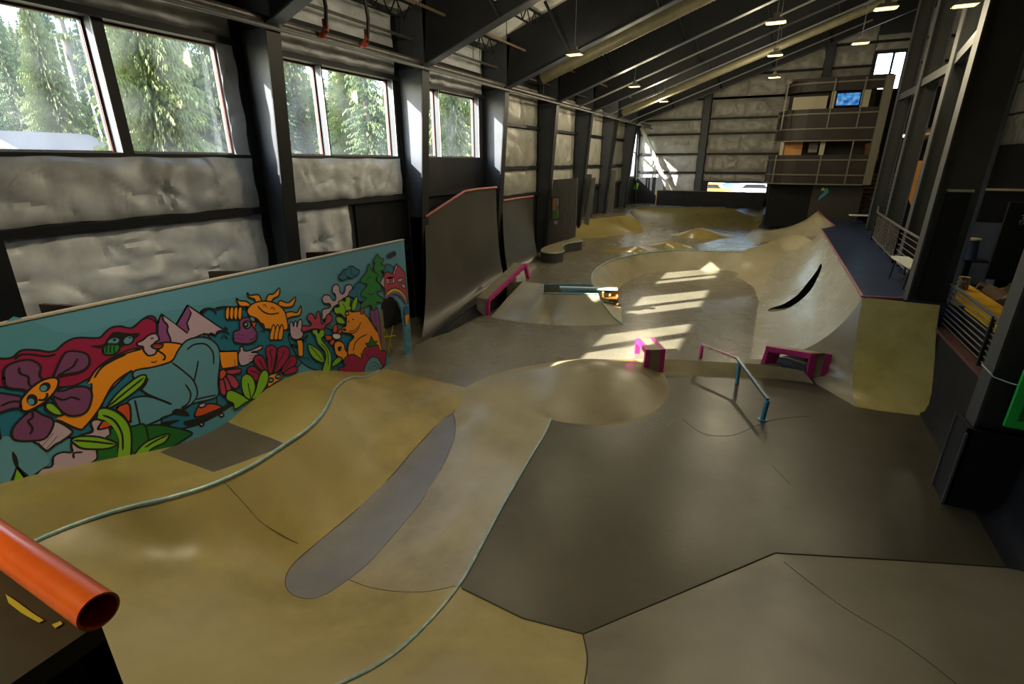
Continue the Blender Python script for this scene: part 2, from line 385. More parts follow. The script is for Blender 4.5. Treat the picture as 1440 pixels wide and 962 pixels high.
# back wall insulation, girts, column
GBB = 'insulation batts on the back wall'
lev = [1.3, 3.18, 4.21, 5.30, 6.09, 7.13, 8.27, 9.3, 10.6]
secs = [(WX+.1, -4.25, 'left of the back column'), (-3.75, -1.95, 'right beside the back column'), (-1.95, 1.4, 'behind the lounge tower'), (1.8, 3.5, 'between lounge tower and high window'), (5.0, 8.8, 'at the right of the high window')]
for a, b, s in secs:
    for n in range(len(lev)-1):
        z0, z1 = lev[n]+.05, lev[n+1]-.05
        if a > -4 and a < 0 and n == 0: z0 = 2.72
        zt = lambda u: raf_z(u)+1.15
        if min(zt(a), zt(b)) < z0+.25 and max(zt(a), zt(b)) < z0+.3: continue
        if zt(a) < z0+.1:
            a2 = (z0+.2-9.4)/.36; 
            if a2 > b-.4: continue
        else: a2 = a
        batt('y', BY-.01, a2, b, z0, z1, 'quilted batt on the back wall %s, row %s up' % (s, ['one', 'two', 'three', 'four', 'five', 'six', 'seven', 'eight'][n]), GBB, ztop=zt, quilt=.36, seed=60+n)
batt('y', BY-.01, 3.55, 4.95, 8.95, 9.6, 'insulation batt above the bright high window', GBB, seed=99)
batt('y', BY-.01, 3.55, 4.95, 4.0, 7.0, 'insulation batt below the bright high window', GBB, seed=98)
for n, z in enumerate(lev[1:]):
    xs = max(WX+.05, (z-9.3)/.36); 
    for a, b, s in ((xs, -4.2, 'left of'), (-3.7, RX-.1, 'right of')):
        if b-a < .3: continue
        a = max(a, xs)
        if 7.1 < z < 8.9: parts = [(a, 3.55), (4.95, b)]
        else: parts = [(a, b)]
        mb = MB()
        for p, q in parts:
            if q > p: mb.box((p, BY-.2, z-.05), (q, BY-.02, z+.05))
        tag(mb.build('back_wall_girt', STEELD), 'dark girt on the back wall at %.1f m, %s the back column' % (z, s), 'girt', 'horizontal girts on the back wall')
t = thing('back_wall_column', (-3.97, BY-.25, 1.2), 'dark steel column standing against the insulated back wall', 'column')
MB().box((-3.98, BY-.45, 1.0), (-3.96, BY-.03, ceil_z(-4)-.1)).build('web', STEEL, t)
MB().box((-4.15, BY-.47, 1.0), (-3.79, BY-.44, ceil_z(-4)-.1)).build('flange', STEEL, t)
t = thing('back_wall_column', (1.6, BY-.25, 1.2), 'dark steel column behind the top of the lounge tower', 'column')
MB().box((1.59, BY-.45, 1.0), (1.61, BY-.03, ceil_z(1.6)-.1)).build('web', STEEL, t)
MB().box((1.42, BY-.47, 1.0), (1.78, BY-.44, ceil_z(1.6)-.1)).build('flange', STEEL, t)
# right wall batts
for j in range(5):
    y0 = 12+4.2*j
    for n, (z0, z1) in enumerate(((4.5, 5.7), (5.8, 7.0), (7.1, 8.5), (8.6, 10.0))):
        batt('x', RX-.01, y0, y0+4.1, z0, z1, 'insulation batt on the right wall, bay %s from near end, level %s' % (['one', 'two', 'three', 'four', 'five'][j], ['one', 'two', 'three', 'four'][n]), 'insulation batts on the right wall', sgn=-1, quilt=.5, seed=200+j)

# ---------------------------------------------------------------- steel frames
def lcol_inner(z): return -7.5+.075*z if z < 5.8 else -7.065
def left_col(y, label):
    t = thing('steel_column', (WX, y, 0), label, 'column', 'tapered steel columns along the left wall')
    MB().prism([(WX+.01, y-.01, -.1), (lcol_inner(0), y-.01, -.1), (lcol_inner(5.75), y-.01, 5.75), (-6.95, y-.01, 6.95), (WX+.01, y-.01, 6.72)], (0, .02, 0)).build('web', STEEL, t)
    MB().hexa([(-7.50,y-.13,-.1),(-7.475,y-.13,-.1),(-7.475,y+.13,-.1),(-7.50,y+.13,-.1),(-7.065,y-.13,5.75),(-7.04,y-.13,5.75),(-7.04,y+.13,5.75),(-7.065,y+.13,5.75)]).build('inner_flange', STEELD, t)
    MB().box((WX+.004, y-.13, -.1), (WX+.03, y+.13, 6.7)).build('outer_flange', STEELD, t)
    MB().box((WX+.03, y-.09, 5.70), (-7.07, y+.09, 5.73)).build('stiffener', STEELD, t)
    return t
on = ['first', 'second', 'third', 'fourth', 'fifth', 'sixth', 'seventh']
for k, y in enumerate(COLY):
    if k < 4: continue
    n = k-5
    lab = {-1: 'dark column at the photo\'s left edge behind the mural', 0: 'nearest tapered steel column with bluish lit web between the first and second window pairs', 1: 'second tapered steel column, bluish lit web at the end of the mural',
           2: 'third tapered steel column right after the last window pair'}.get(n, '%s tapered steel column counted from the nearest window, dark web' % on[min(n, 6)])
    left_col(y, lab)
for k, y in enumerate(COLY):
    n = k-5
    t = thing('roof_rafter', (-7.0, y, 5.8), 'deep dark roof rafter %s' % {-1: 'overhead in front of the first column', 0: 'rising from the first column', 1: 'rising from the second column', 2: 'rising from the third column'}.get(n, ('rising from the %s column' % on[n]) if n > 0 else 'above the viewer, frame %s behind' % ['one', 'two', 'three', 'four', 'five'][-n-1]), 'rafter', 'roof rafters')
    xe = RX-.02
    MB().prism([(-7.06, y-.01, raf_z(-7.06)), (xe, y-.01, raf_z(xe)), (xe, y-.01, ceil_z(xe)-.04), (-7.06, y-.01, ceil_z(-7.06)-.08)], (0, .02, 0)).build('web', STEELD, t)
    mb = MB(); mb.beam((-7.08, y, raf_z(-7.08)), (xe, y, raf_z(xe)), .24, .025); mb.build('bottom_flange', STEEL, t)
    if n >= 0:
        for x in (-5.2, -3.0, -.8, 1.4): MB().beam((x, y-.02, raf_z(x)+.02), (x-.35, y-.95, ceil_z(x)-.35), .05, .05).build('flange_brace', STEELD, t)
# right-hand column line
RC = [(-1.72, 3.0), (2.55, 7.2)]
def right_col(x, y, zb, label, wd=.60):
    t = thing('interior_column', (x+.3, y, zb), label, 'column', 'interior columns of the right aisle')
    xt = x; zt = raf_z(x+.3)+.05
    MB().box((x+.02, y-.012, zb), (x+wd, y+.012, zt)).build('web', M('dark olive grey steel', (.022, .024, .021), .55, c2=(.016, .017, .016), scale=2.), t)
    MB().box((x, y-.15, zb), (x+.025, y+.15, zt)).build('flange', FLANGE, t)
    MB().box((x+wd, y-.15 if wd > .5 else y-.08, zb), (x+wd+.025, y+.15, zt)).build('flange', STEEL, t)
    MB().box((x-.03, y-.17, zb), (x+.66, y+.17, zb+.03)).build('base_plate', STEELD, t)
    return t
right_col(2.55, 7.2, -.2, 'nearest interior column at the right edge with blue grey flange')
right_col(2.50, 11.2, 1.4, 'large interior column standing at the end of the blue deck')
right_col(3.03, 15.1, 1.4, 'interior column just behind the large one, beyond the mesh fence', .44)
right_col(3.22, 19.0, 1.4, 'slim dark interior column third in the row', .42)
right_col(3.36, 22.8, 1.4, 'farthest dark interior column near the lounge tower', .40)
mb = MB()
cl = [(2.52, 11.2), (3.03, 15.1), (3.22, 19.0), (3.36, 22.8)]
for (xa, ya), (xb, yb), s in zip(cl[:-1], cl[1:], ('between the large column and the next', 'between the second and third interior columns', 'between the third and farthest interior columns')):
    b = MB().beam((xa+.1, ya+.16, 5.75), (xb+.1, yb-.16, 5.85), .12, .2)
    tag(b.build('strut_beam', FLANGE), 'grey horizontal steel strut %s' % s, 'beam', 'struts between interior columns')

# ---------------------------------------------------------------- skate terrain
class TPS:
    def __init__(s, pts):
        P = np.array([[p[0], p[1]] for p in pts], float); z = np.array([p[2] for p in pts], float); n = len(P)
        s.P = P; K = s.k(P, P)+1e-4*np.eye(n)
        A = np.zeros((n+3, n+3)); A[:n, :n] = K; A[:n, n] = 1; A[:n, n+1:] = P; A[n, :n] = 1; A[n+1:, :n] = P.T
        s.w = np.linalg.solve(A, np.concatenate([z, [0, 0, 0]]))
    def k(s, A, B):
        r2 = ((A[:, None, :]-B[None, :, :])**2).sum(-1); return .5*r2*np.log(np.maximum(r2, 1e-12))
    def __call__(s, xy):
        xy = np.atleast_2d(np.array(xy, float)); n = len(s.P)
        return s.k(xy, s.P)@s.w[:n]+s.w[n]+xy@s.w[n+1:]
def hit(px, py, f, lo=-1.2, hi=2.2):
    """where the line of sight through a pixel meets the height field f"""
    zs = np.linspace(hi, lo, 70); pts = [PZ(px, py, z) for z in zs]
    h = f([(p.x, p.y) for p in pts]); d = zs-h
    for i in range(len(zs)-1):
        if d[i] > 0 >= d[i+1]:
            t = d[i]/(d[i]-d[i+1]); return PZ(px, py, zs[i]+(zs[i+1]-zs[i])*t)
    return PZ(px, py, 0)
def inpoly(p, poly):
    x, y = p; c = False; j = len(poly)-1
    for i in range(len(poly)):
        xi, yi = poly[i][0], poly[i][1]; xj, yj = poly[j][0], poly[j][1]
        if (yi > y) != (yj > y) and x < (xj-xi)*(y-yi)/(yj-yi)+xi: c = not c
        j = i
    return c
def patch(name, edge, mats, ctrl=(), step=.14, inlays=(), skirt=-.9, flat=None, hole=None, curve=None):
    """terrain piece: closed 3-D boundary, smooth height inside, optional inlaid areas of other material"""
    edge = resample([Vector(p) for p in edge]+[Vector(edge[0])], step)[:-1]
    src = edge[::max(1, len(edge)//170)]
    f = flat if flat is not None else TPS([tuple(p) for p in src]+[tuple(p) for p in ctrl])
    if flat is not None and not callable(flat):
        fl = flat; f = lambda xy: np.full(len(np.atleast_2d(xy)), fl)
    V = [Vector((p.x, p.y)) for p in edge]; E = [(i, (i+1) % len(edge)) for i in range(len(edge))]
    nb = len(edge); loops = []
    for inl in inlays:
        l = [hit(px, py, f) for px, py in inl[0]] if len(inl[0][0]) == 2 else [Vector(p) for p in inl[0]]
        if inl[2] if len(inl) > 2 else True: l = crom(l, 5, True)
        l = resample(l+[l[0]], step)[:-1]; loops.append(l)
        o = len(V); V += [Vector((p.x, p.y)) for p in l]; E += [(o+i, o+(i+1) % len(l)) for i in range(len(l))]
    xs = [p.x for p in edge]; ys = [p.y for p in edge]
    x = min(xs)+step/2
    k = 0
    while x < max(xs):
        y = min(ys)+step/2+(k % 2)*step/2
        while y < max(ys):
            if inpoly((x, y), edge): V.append(Vector((x, y)))
            y += step
        x += step*.87; k += 1
    vv, ee, ff, ov, oe, of = geometry.delaunay_2d_cdt(V, E, [list(range(nb))], 1, 1e-5)
    zz = f([(v.x, v.y) for v in vv]) if len(vv) else []
    on_edge = {}
    for i, ids in enumerate(ov):
        for q in ids:
            if q < nb: on_edge[i] = q
    mb = MB(); mb.v = [(v.x, v.y, edge[on_edge[i]].z if i in on_edge else float(zz[i])) for i, v in enumerate(vv)]
    for fc in ff:
        cx = sum(vv[i].x for i in fc)/len(fc); cy = sum(vv[i].y for i in fc)/len(fc); mi = 0
        for q, l in enumerate(loops):
            if inpoly((cx, cy), l): mi = inlays[q][1]
        if mi < 0: continue
        mb.f.append(tuple(fc)); mb.m.append(mi)
    if skirt is not None:
        bot = [min(skirt, p.z-.05) for p in edge]; o = len(mb.v)
        mb.v += [tuple(p) for p in edge]+[(p.x, p.y, b) for p, b in zip(edge, bot)]
        for i in range(nb): j = (i+1) % nb; mb.f.append((o+i, o+j, o+nb+j, o+nb+i)); mb.m.append(0)
    mb.smooth = True
    ob = mb.build(name, mats)
    return ob, f
def seam(pts, mat, r, name, parent=None):
    return MB().tube(pts, r, 8).build(name, mat, parent)

# shared lines ------------------------------------------------------------
J1 = (540, 518, 0.0)
cop1 = crom(P3([J1, (526, 526, .10), (512, 531, .22), (497, 531, .38), (482, 537, .50), (470, 549, .57), (463, 565, .60), (452, 584, .60), (432, 604, .58), (400, 626, .56), (355, 655, .57), (300, 681, .58), (240, 700, .60), (180, 714, .62), (120, 733, .64), (60, 757, .67), (0, 787, .70), (-90, 835, .74)]), 5)
cop2 = crom(P3([(775, 590, -.2), (765, 612, -.2), (745, 645, -.2), (710, 706, -.2), (680, 762, -.2), (660, 800, -.2), (645, 824, -.2), (625, 850, -.18), (600, 878, -.12), (565, 912, -.05), (525, 940, .02), (480, 962, .09), (420, 990, .18)]), 5)
domeN = crom(P3([(775, 590, -.2), (800, 595, -.2), (850, 598, -.2), (890, 592, -.2), (922, 577, -.2), (941, 553, -.2), (935, 528, -.2)]), 4)
domeF = crom(P3([(655, 545, 0), (676, 534, 0), (700, 525, 0), (740, 515, 0), (790, 508, 0), (840, 505, 0), (892, 505, 0)]), 4)
mur = [(-6.29, 6.76, 0), (-6.29, 6.2, .19), (-6.29, 5.6, .45), (-6.29, 5.13, .61), (-6.29, 4.7, .64), (-6.29, 4.33, .60), (-6.29, 3.9, .44), (-6.29, 3.61, .37), (-6.29, 3.2, .38), (-6.29, 2.83, .45), (-6.29, 2.1, .68), (-6.29, 1.43, .85), (-6.29, .5, 1.0), (-6.29, -.8, 1.05)]
mur = crom(mur, 3); mur[0] = Vector(PZ(*J1))
for p in mur[1:]: p.x = -6.29
# bank between mural and first coping
bank_edge = mur+[Vector((-5.2, -1.0, 1.05))]+cop1[::-1][:-1]
ob, fb = patch('mural_bank', bank_edge, [TANY, DTILE], ctrl=[PZ(440, 545, .64), PZ(400, 585, .56), PZ(330, 620, .42), PZ(200, 665, .62), PZ(100, 690, .78)],
               inlays=[([(225, 636), (268, 607), (318, 592), (345, 603), (400, 624), (392, 630), (300, 664), (262, 650)], 1, False)])
tag(ob, 'yellowish concrete bank rolling along the foot of the mural with a dark square inlay', 'skate bank')
# snake bowl with grey strip, light tan side and rounded hip
strip_px = [(637, 581), (640, 610), (625, 650), (596, 700), (560, 745), (520, 790), (487, 817), (455, 837), (430, 842), (408, 834), (401, 817), (410, 796), (440, 768), (500, 718), (545, 675), (580, 635), (612, 600)]
near = [(-3.2, -.6, .95), (-2.2, -.2, .75), (-1.9, .6, .5)]
bowl_edge = list(cop1)+[Vector(p) for p in near]+cop2[::-1][:-1]+domeN[:-1]+[PZ(935, 528, -.2), PZ(915, 517, -.1)]+domeF[::-1]+[PZ(600, 532, 0)]
bowl_ctrl = P3([(637, 585, -.19), (630, 620, -.26), (600, 680, -.36), (560, 730, -.42), (520, 775, -.45), (470, 820, -.45), (415, 815, -.43), (450, 775, -.43), (510, 712, -.40), (570, 650, -.34), (605, 610, -.26),
                (655, 590, -.15), (690, 590, -.12), (700, 640, -.22), (660, 700, -.31), (620, 760, -.34), (580, 800, -.36),
                (600, 580, -.08), (560, 600, -.08), (520, 640, -.13), (460, 700, -.18), (400, 760, -.22), (480, 600, .33), (430, 650, .26), (330, 720, .24), (220, 760, .30), (560, 560, .03), (520, 560, .16),
                (300, 800, .05), (350, 880, -.05), (450, 880, -.24), (250, 900, .14), (540, 860, -.28), (150, 850, .34)])
bowl_ctrl += [(-2.78, 7.2, -.03), (-2.82, 7.7, .15), (-2.8, 8.2, .27), (-2.5, 8.35, .29), (-2.2, 8.4, .24), (-1.8, 8.5, .11), (-1.45, 8.8, -.05), (-2.4, 7.8, .17), (-2.1, 7.4, .0), (-1.7, 7.9, .02),
              (-2.4, 8.9, .16), (-3.2, 8.2, .19), (-3.5, 7.9, .09), (-3.25, 7.6, .03), (-3.3, 7.0, -.13), (-3.8, 7.2, -.05), (-2.0, 9.1, .08)]
light_px = [(656, 546), (700, 526), (740, 516), (776, 508), (800, 506), (842, 508), (890, 508), (916, 519), (934, 530), (940, 553), (921, 576), (890, 591), (850, 597), (800, 594), (776, 589), (764, 611), (744, 644), (709, 705), (679, 761), (659, 799), (646, 820), (622, 829), (590, 833), (545, 830), (490, 815), (522, 788), (562, 743), (598, 700), (627, 650), (642, 610), (638, 582)]
BF = {}
ob, fbowl = patch('snake_bowl', bowl_edge, [TAN, TANL, STRIP], ctrl=bowl_ctrl, step=.12,
                  inlays=[(light_px, 1, False), (strip_px, 2)])
tag(ob, 'tan concrete snake bowl with a grey inlay strip along its bottom and a rounded hip', 'skate bowl')
def coping(name, pts, r, mat, label, lift=.0):
    return tag(MB().tube([p+Vector((0, 0, lift)) for p in pts], r, 8).build(name, mat), label, 'coping')
coping('steel_coping', cop1[3:], .022, TEAL, 'pale teal steel coping snaking along the ridge in front of the mural', .005)
coping('steel_coping', cop2, .019, TEAL, 'pale teal steel coping between the bowl and the dark floor', .005)
JOINT = M('dark joint filler', (.03, .025, .016), .7)
def joint(px, f, r=.008, name='concrete_joint', parent=None):
    pts = [hit(x, y, f) for x, y in px]; pts = crom(pts, 6)
    return MB().tube(pts, r, 5).build(name, JOINT, parent)
for px in ([(490, 815), (520, 826), (560, 832), (600, 832), (646, 823)], [(637, 581), (655, 546)], [(312, 674), (345, 710), (372, 738), (420, 765)], strip_px+[strip_px[0]]):
    joint(px, fbowl, .0035, 'joint_line', ob)

# dark lower floor
L = -.2
low_edge = [Vector((p.x, p.y, L)) for p in cop2[:31]]
low_edge += [Vector(p) for p in ((-1.75, 2.2, L), (-1.2, 0, L), (-1.2, -4, L), (3.4, -4, L), (3.4, 12.5, L), (-2.4, 9.8, L), (-2.6, 8.6, L))]
ob, _ = patch('floor', low_edge, [DARKF], flat=L, step=.5, skirt=-.6)
struct(ob); lowfloor = ob
cr = [[(960, 590), (990, 610), (1030, 612), (1060, 600)], [(1060, 600), (1090, 590), (1140, 585)], [(1086, 655), (1112, 682)]]
fl = lambda xy: np.full(len(np.atleast_2d(xy)), L+.001)
for px in cr: joint(px, fl, .003, 'hairline_crack', ob)
CHALK = M('faint pale scratch', (.22, .2, .15), .7)
for a, b in (((897, 593), (911, 614)), ((905, 610), (922, 605)), ((912, 588), (943, 600)), ((920, 589), (950, 603)), ((938, 600), (948, 590)), ((915, 603), (928, 607))):
    MB().beam(PZ(*a, L+.001), PZ(*b, L+.001), .014, .002).build('scratch_mark', CHALK, ob)
# near banks rising toward the viewer
b4 = [Vector(p) for p in cop2[30:]]+[Vector((-1.0, .3, .75)), Vector((-.35, .8, .7)), Vector((-.55, 1.8, .35)), PZ(826, 962, .12), PZ(825, 920, -.06), PZ(820, 892, L), PZ(735, 870, L), PZ(650, 828, L)]
ob, f4 = patch('near_bank', b4, [TAN], ctrl=P3([(700, 900, -.02), (760, 930, .04), (640, 930, .1)]))
tag(ob, 'tan concrete bank facet between the teal coping and the dark floor corner at the bottom', 'skate bank')
b5 = P3([(820, 892, L), (955, 835, L), (1090, 778, L), (1260, 788, L), (1440, 800, L), (1640, 812, L)])+[Vector((3.9, 5.5, .2)), Vector((3.9, 1.0, 1.0)), Vector((1.5, .2, 1.0)), Vector((.2, .5, .85)), Vector((-.35, .8, .7)), Vector((-.55, 1.8, .35)), PZ(826, 962, .12), PZ(825, 920, -.06)]
ob, f5 = patch('near_bank', b5, [TANL if 0 else M('worn tan concrete', (.17, .145, .088), .38, c2=(.125, .105, .062), scale=1.2, c3=(.20, .175, .115), s3=.5, rvar=.1, bump=.05, bscale=12)],
               ctrl=P3([(1000, 880, .02), (1100, 850, .0), (1250, 850, .0), (1400, 870, .03), (1150, 940, .2), (1350, 950, .2), (930, 930, .12)]))
tag(ob, 'wide tan concrete bank across the bottom right in front of the dark floor', 'skate bank')
joint([(1102, 790), (1180, 850), (1270, 905), (1345, 962)], f5, .004, 'joint_line', ob)
joint([(820, 893), (826, 925), (822, 962)], lambda xy: np.maximum(f4(xy), f5(xy))+.0, .007, 'joint_line', ob)
jl = [p+Vector((0, 0, .004)) for p in resample(P3([(650, 828, L), (735, 870, L), (820, 892, L), (955, 835, L), (1090, 778, L), (1260, 788, L), (1440, 800, L)]), .3)]
MB().tube(jl, .008, 5).build('joint_line', JOINT, lowfloor)

# upper grey floor with lip bank
up = [Vector((WX, 6.9, 0)), Vector((-6.35, 6.9, 0)), PZ(*J1), PZ(600, 532, 0)]+domeF+P3([(960, 506, 0), (1010, 509, 0), (1065, 512, 0), (1130, 522, 0), (1165, 505, 0)])+[Vector((3.0, 13, 0)), Vector((3.0, BY, 0)), Vector((WX, BY, 0))]
ob, _ = patch('floor', up, [GREYF], flat=0.0, step=.6, skirt=-.25)
struct(ob)
struct(MB().box((WX, NY, -.4), (-6.33, 7.85, -.01)).build('floor', BLACKW))
struct(MB().box((3.05, NY, -.5), (RX, BY, -.22)).build('floor', BLACKB))
struct(MB().box((-6.4, NY, -.9), (3.6, -1.0, -.5)).build('floor', BLACKB))
lip = P3([(840, 505, 0), (892, 505, 0), (960, 506, 0), (1010, 509, 0), (1065, 512, 0), (1130, 522, 0)])+P3([(1145, 540, L), (1130, 537, L), (1065, 531, L), (1000, 529, L), (935, 528, L)])+P3([(915, 517, -.1)])
ob, _ = patch('lip_bank', lip, [TANL], step=.1, skirt=-.4)
tag(ob, 'narrow pale concrete bank stepping from the grey floor down to the dark floor', 'skate bank')

# tan bank with hubba, gap and kidney bowl -----------------------------------
D = .65
def loft(name, top, bot, mats, prof, n=14, skirt=True, steps=None):
    """curved transition between two 3-D lines with the same number of points; prof(t)->(s,h)"""
    mb = MB(); k = len(top)
    for i in range(k):
        for j in range(n+1):
            s, h = prof(j/n); p = bot[i].lerp(top[i], s); p = Vector((p.x, p.y, bot[i].z+(top[i].z-bot[i].z)*h)); mb.v.append(tuple(p))
    for i in range(k-1):
        for j in range(n): mb.f.append((i*(n+1)+j, (i+1)*(n+1)+j, (i+1)*(n+1)+j+1, i*(n+1)+j+1)); mb.m.append(0)
    if skirt:   # side cheeks and back
        for i, rev in ((0, 0), (k-1, 1)):
            o = len(mb.v); t = top[i]; b = bot[i]; zb = min(b.z, t.z)-.15
            mb.v += [mb.v[i*(n+1)+j] for j in range(n+1)]+[(t.x, t.y, zb), (b.x, b.y, zb)]
            mb.f.append(tuple(range(o, o+n+3))); mb.m.append(1 if len(mats) > 1 else 0)
        o = len(mb.v); mb.v += [tuple(p) for p in top]+[(p.x, p.y, p.z-abs(p.z-bot[0].z)-.15) for p in top]
        for i in range(k-1): mb.f.append((o+i, o+i+1, o+k+i+1, o+k+i)); mb.m.append(1 if len(mats) > 1 else 0)
    mb.smooth = True
    return mb.build(name, mats)
def qprof(t, a=math.radians(72)):
    th = a*t; return (math.sin(th)/math.sin(a), (1-math.cos(th))/(1-math.cos(a)))
def bprof(t): return (t, t**1.25)
TANB = M('cream tan concrete', (.36, .32, .19), .38, c2=(.28, .25, .145), scale=2., c3=(.40, .36, .24), s3=.6, rvar=.1, bump=.04)
# front bank as height patch (flat top strip to the gap edge)
bk = P3([(690, 446, 0), (730, 453, 0), (775, 457, 0), (825, 458, 0), (875, 456, 0), (862, 446, .14), (851, 432, .36), (844, 422, .52), (841, 414, D), (764, 413, D), (763, 399, D), (735, 396, D), (712, 420, .33)])
ob, _ = patch('hip_bank', bk, [TANB], ctrl=P3([(775, 431, .33), (820, 437, .29), (738, 430, .29)]), step=.1, skirt=-.1)
tag(ob, 'cream concrete bank under the rectangular gap beside the pink hubba ledge', 'skate bank')
side = P3([(875, 456, 0), (862, 446, .14), (851, 432, .36), (844, 422, .52), (841, 414, D)])
coping('steel_coping', side+P3([(764, 413, D), (764, 401, D)]), .02, TEAL, 'pale teal edge running down the right side of the cream bank', .01)
ob, _ = patch('corner_ramp', P3([(875, 456, 0), (862, 446, .12), (852, 433, .28), (848, 426, .36), (862, 431, .24), (873, 432, .20)]), [TANB, TEAL], step=.08, skirt=-.05)
tag(ob, 'small curved concrete corner at the foot of the cream bank gap', 'skate ramp')
# mid deck around the gap
kid = crom(P3([(833, 402, D), (832, 391, D), (836, 381, D), (850, 371, D), (868, 364, D), (900, 357, D), (935, 353, D), (965, 352, D), (1000, 353, D), (1040, 354, D)]), 4)
gapL, gapR = PZ(765, 405, D), PZ(833, 409, D)
gL2, gR2 = PZ(765, 401, D), PZ(833, 402, D)
deck = [PZ(712, 420, .64), PZ(735, 396, D), PZ(763, 399, D), gL2, gR2]+kid[1:]+P3([(1080, 341, D), (1080, 330, D), (1090, 312, D)])+[Vector((-.2, 30.5, D)), Vector((-7.3, 30.5, D)), Vector((-7.3, 15.0, D)), Vector((-6.75, 14.6, D)), Vector((-6.4, 12.4, D))]
deck[0] = Vector((-6.15, 12.0, D))
ob, _ = patch('raised_floor', deck, [GREYF], flat=D, step=.6, skirt=.02)
struct(ob); ob.name = 'floor'
coping('steel_coping', kid, .026, TEAL, 'pale teal coping curving round the kidney bowl edge', .005)
# gap lining
t = thing('deck_gap', gL2.lerp(gR2, .5), 'rectangular gap in the raised deck edged with blue painted boards', 'skate gap')
gw = (gL2-gapL); n = Vector((0, 1, 0))
MB().beam(gL2+Vector((0, .02, -.10)), PZ(834, 402, D)+Vector((0, .02, -.10)), .03, .26).build('blue_board', BLUEP, t)
MB().beam(PZ(787, 404.5, D+.01), PZ(868, 406.5, D+.01), .16, .05).build('light_plank', M('pale blue painted plank', (.38, .52, .55), .5), t)
MB().beam(PZ(790, 410.5, D-.06), PZ(866, 409.5, D-.08), .04, .08).build('plank_edge', BLUEP, t)
MB().beam(gapL+Vector((-.03, 0, -.1)), gL2+Vector((-.03, 0, -.1)), .03, .24).build('end_board', TEAL, t)
for x in (792, 812, 832): 
    MB().beam(PZ(x, 410, D-.12), PZ(x+1, 410, D-.12)+Vector((0, 0, -.35)), .05, .05).build('timber_stud', OAK, t)
# stair-like timber framing seen through the opening
t = thing('timber_opening', PZ(856, 425, .3), 'orange timber framing visible inside the opening beside the cream bank', 'timber frame')
p0 = PZ(868, 412, D-.1)
for a, b in (((868, 409, .6), (868, 428, .22)), ((858, 409, .6), (858, 424, .3)), ((848, 411, .6), (849, 420, .4))):
    MB().beam(PZ(*a), PZ(*b), .05, .06).build('post', OAK, t)
MB().beam(PZ(846, 418, .45), PZ(868, 419, .42), .05, .05).build('rail', OAK, t)
MB().hexa([PZ(858, 424, .3), PZ(868, 427, .22), PZ(868, 427, .22)+Vector((0, .05, 0)), PZ(858, 424, .3)+Vector((0, .05, 0)), PZ(858, 410, .58), PZ(868, 411, .56), PZ(868, 411, .56)+Vector((0, .05, 0)), PZ(858, 410, .58)+Vector((0, .05, 0))]).build('panel', OAK, t)
MB().beam(PZ(847, 424, .30), PZ(872, 429, .18), .06, .03).build('green_sill', M('green painted timber', (.05, .12, .07), .6), t)

# kidney wall + big wall (one curved surface)
U = 1.4
CU, CF, CR_ = PZ(1213, 418, U), PZ(1155, 322, U), PZ(1320, 428, U)
ridge = P3([(1155, 322, U), (1148, 330, 1.22), (1128, 331, 1.08), (1105, 331, .98), (1078, 341, .82), (1040, 354, D)])
seamp = P3([(1213, 418, U), (1208, 438, 1.05), (1199, 458, .68), (1188, 476, .38), (1178, 488, .20), (1165, 499, .05)])
# big left-facing quarter pipe
def bigprof(t): return qprof(t, math.radians(72))
nq = 40; tq = [CU.lerp(CF, i/nq) for i in range(nq+1)]; bq = []
for i in range(nq+1):
    u = i/nq; y = 10.62+(CF.y-10.62)*u; x = .14+.30*max(0, (u-.35)/.65)**1.5*2.2
    zb_ = 0 if u < .42 else (u-.42)/.58*.50
    bq.append(Vector((min(x, tq[i].x-.75), y, zb_*max(0, (u-.42)/.58)**.1 if u > .42 else 0)))
def curve_at(i, s): 
    pass
mb = MB(); ns = 22
rowsq = []
for i in range(nq+1):
    r_ = []
    for j in range(ns+1):
        s_, h_ = bigprof(j/ns); p = bq[i].lerp(tq[i], s_); r_.append(Vector((p.x, p.y, bq[i].z+(U-bq[i].z)*h_)))
    rowsq.append(r_)
# the black slot is an opening that follows the curve: per row a range of curve fractions
slot_px = [(1062, 431), (1085, 433), (1103, 427), (1122, 414), (1137, 396), (1149, 380), (1154, 371), (1156, 375), (1150, 390), (1140, 408), (1124, 424), (1102, 436), (1080, 438)]
def q_surface(px, py):
    """hit the lofted surface along a line of sight"""
    best = None
    d = ray(px, py)
    for i in range(nq):
        for j in range(ns):
            for tri in ((rowsq[i][j], rowsq[i+1][j], rowsq[i+1][j+1]), (rowsq[i][j], rowsq[i+1][j+1], rowsq[i][j+1])):
                h = geometry.intersect_ray_tri(*tri, d, Vector((0, 0, EYE)), True)
                if h is not None and (best is None or h.length < best[0].length): best = (h, i, j)
    return best
sl = []
for px, py in slot_px:
    h = q_surface(px, py)
    if h is None: continue
    p, i, j = h; v = (p.y-rowsq[i][j].y)/(rowsq[i+1][j].y-rowsq[i][j].y); 
    x0_ = rowsq[i][j].x+(rowsq[i+1][j].x-rowsq[i][j].x)*v; x1_ = rowsq[i][j+1].x+(rowsq[i+1][j+1].x-rowsq[i][j+1].x)*v
    sl.append(Vector(((i+v)/nq, (j+max(0, min(1, (p.x-x0_)/max(1e-6, x1_-x0_))))/ns)))
def q_eval(u, t):
    fu = min(max(u, 0), .99999)*nq; i = int(fu); v = fu-i; ft = min(max(t, 0), .99999)*ns; j = int(ft); w = ft-j
    return rowsq[i][j].lerp(rowsq[i+1][j], v).lerp(rowsq[i][j+1].lerp(rowsq[i+1][j+1], v), w)
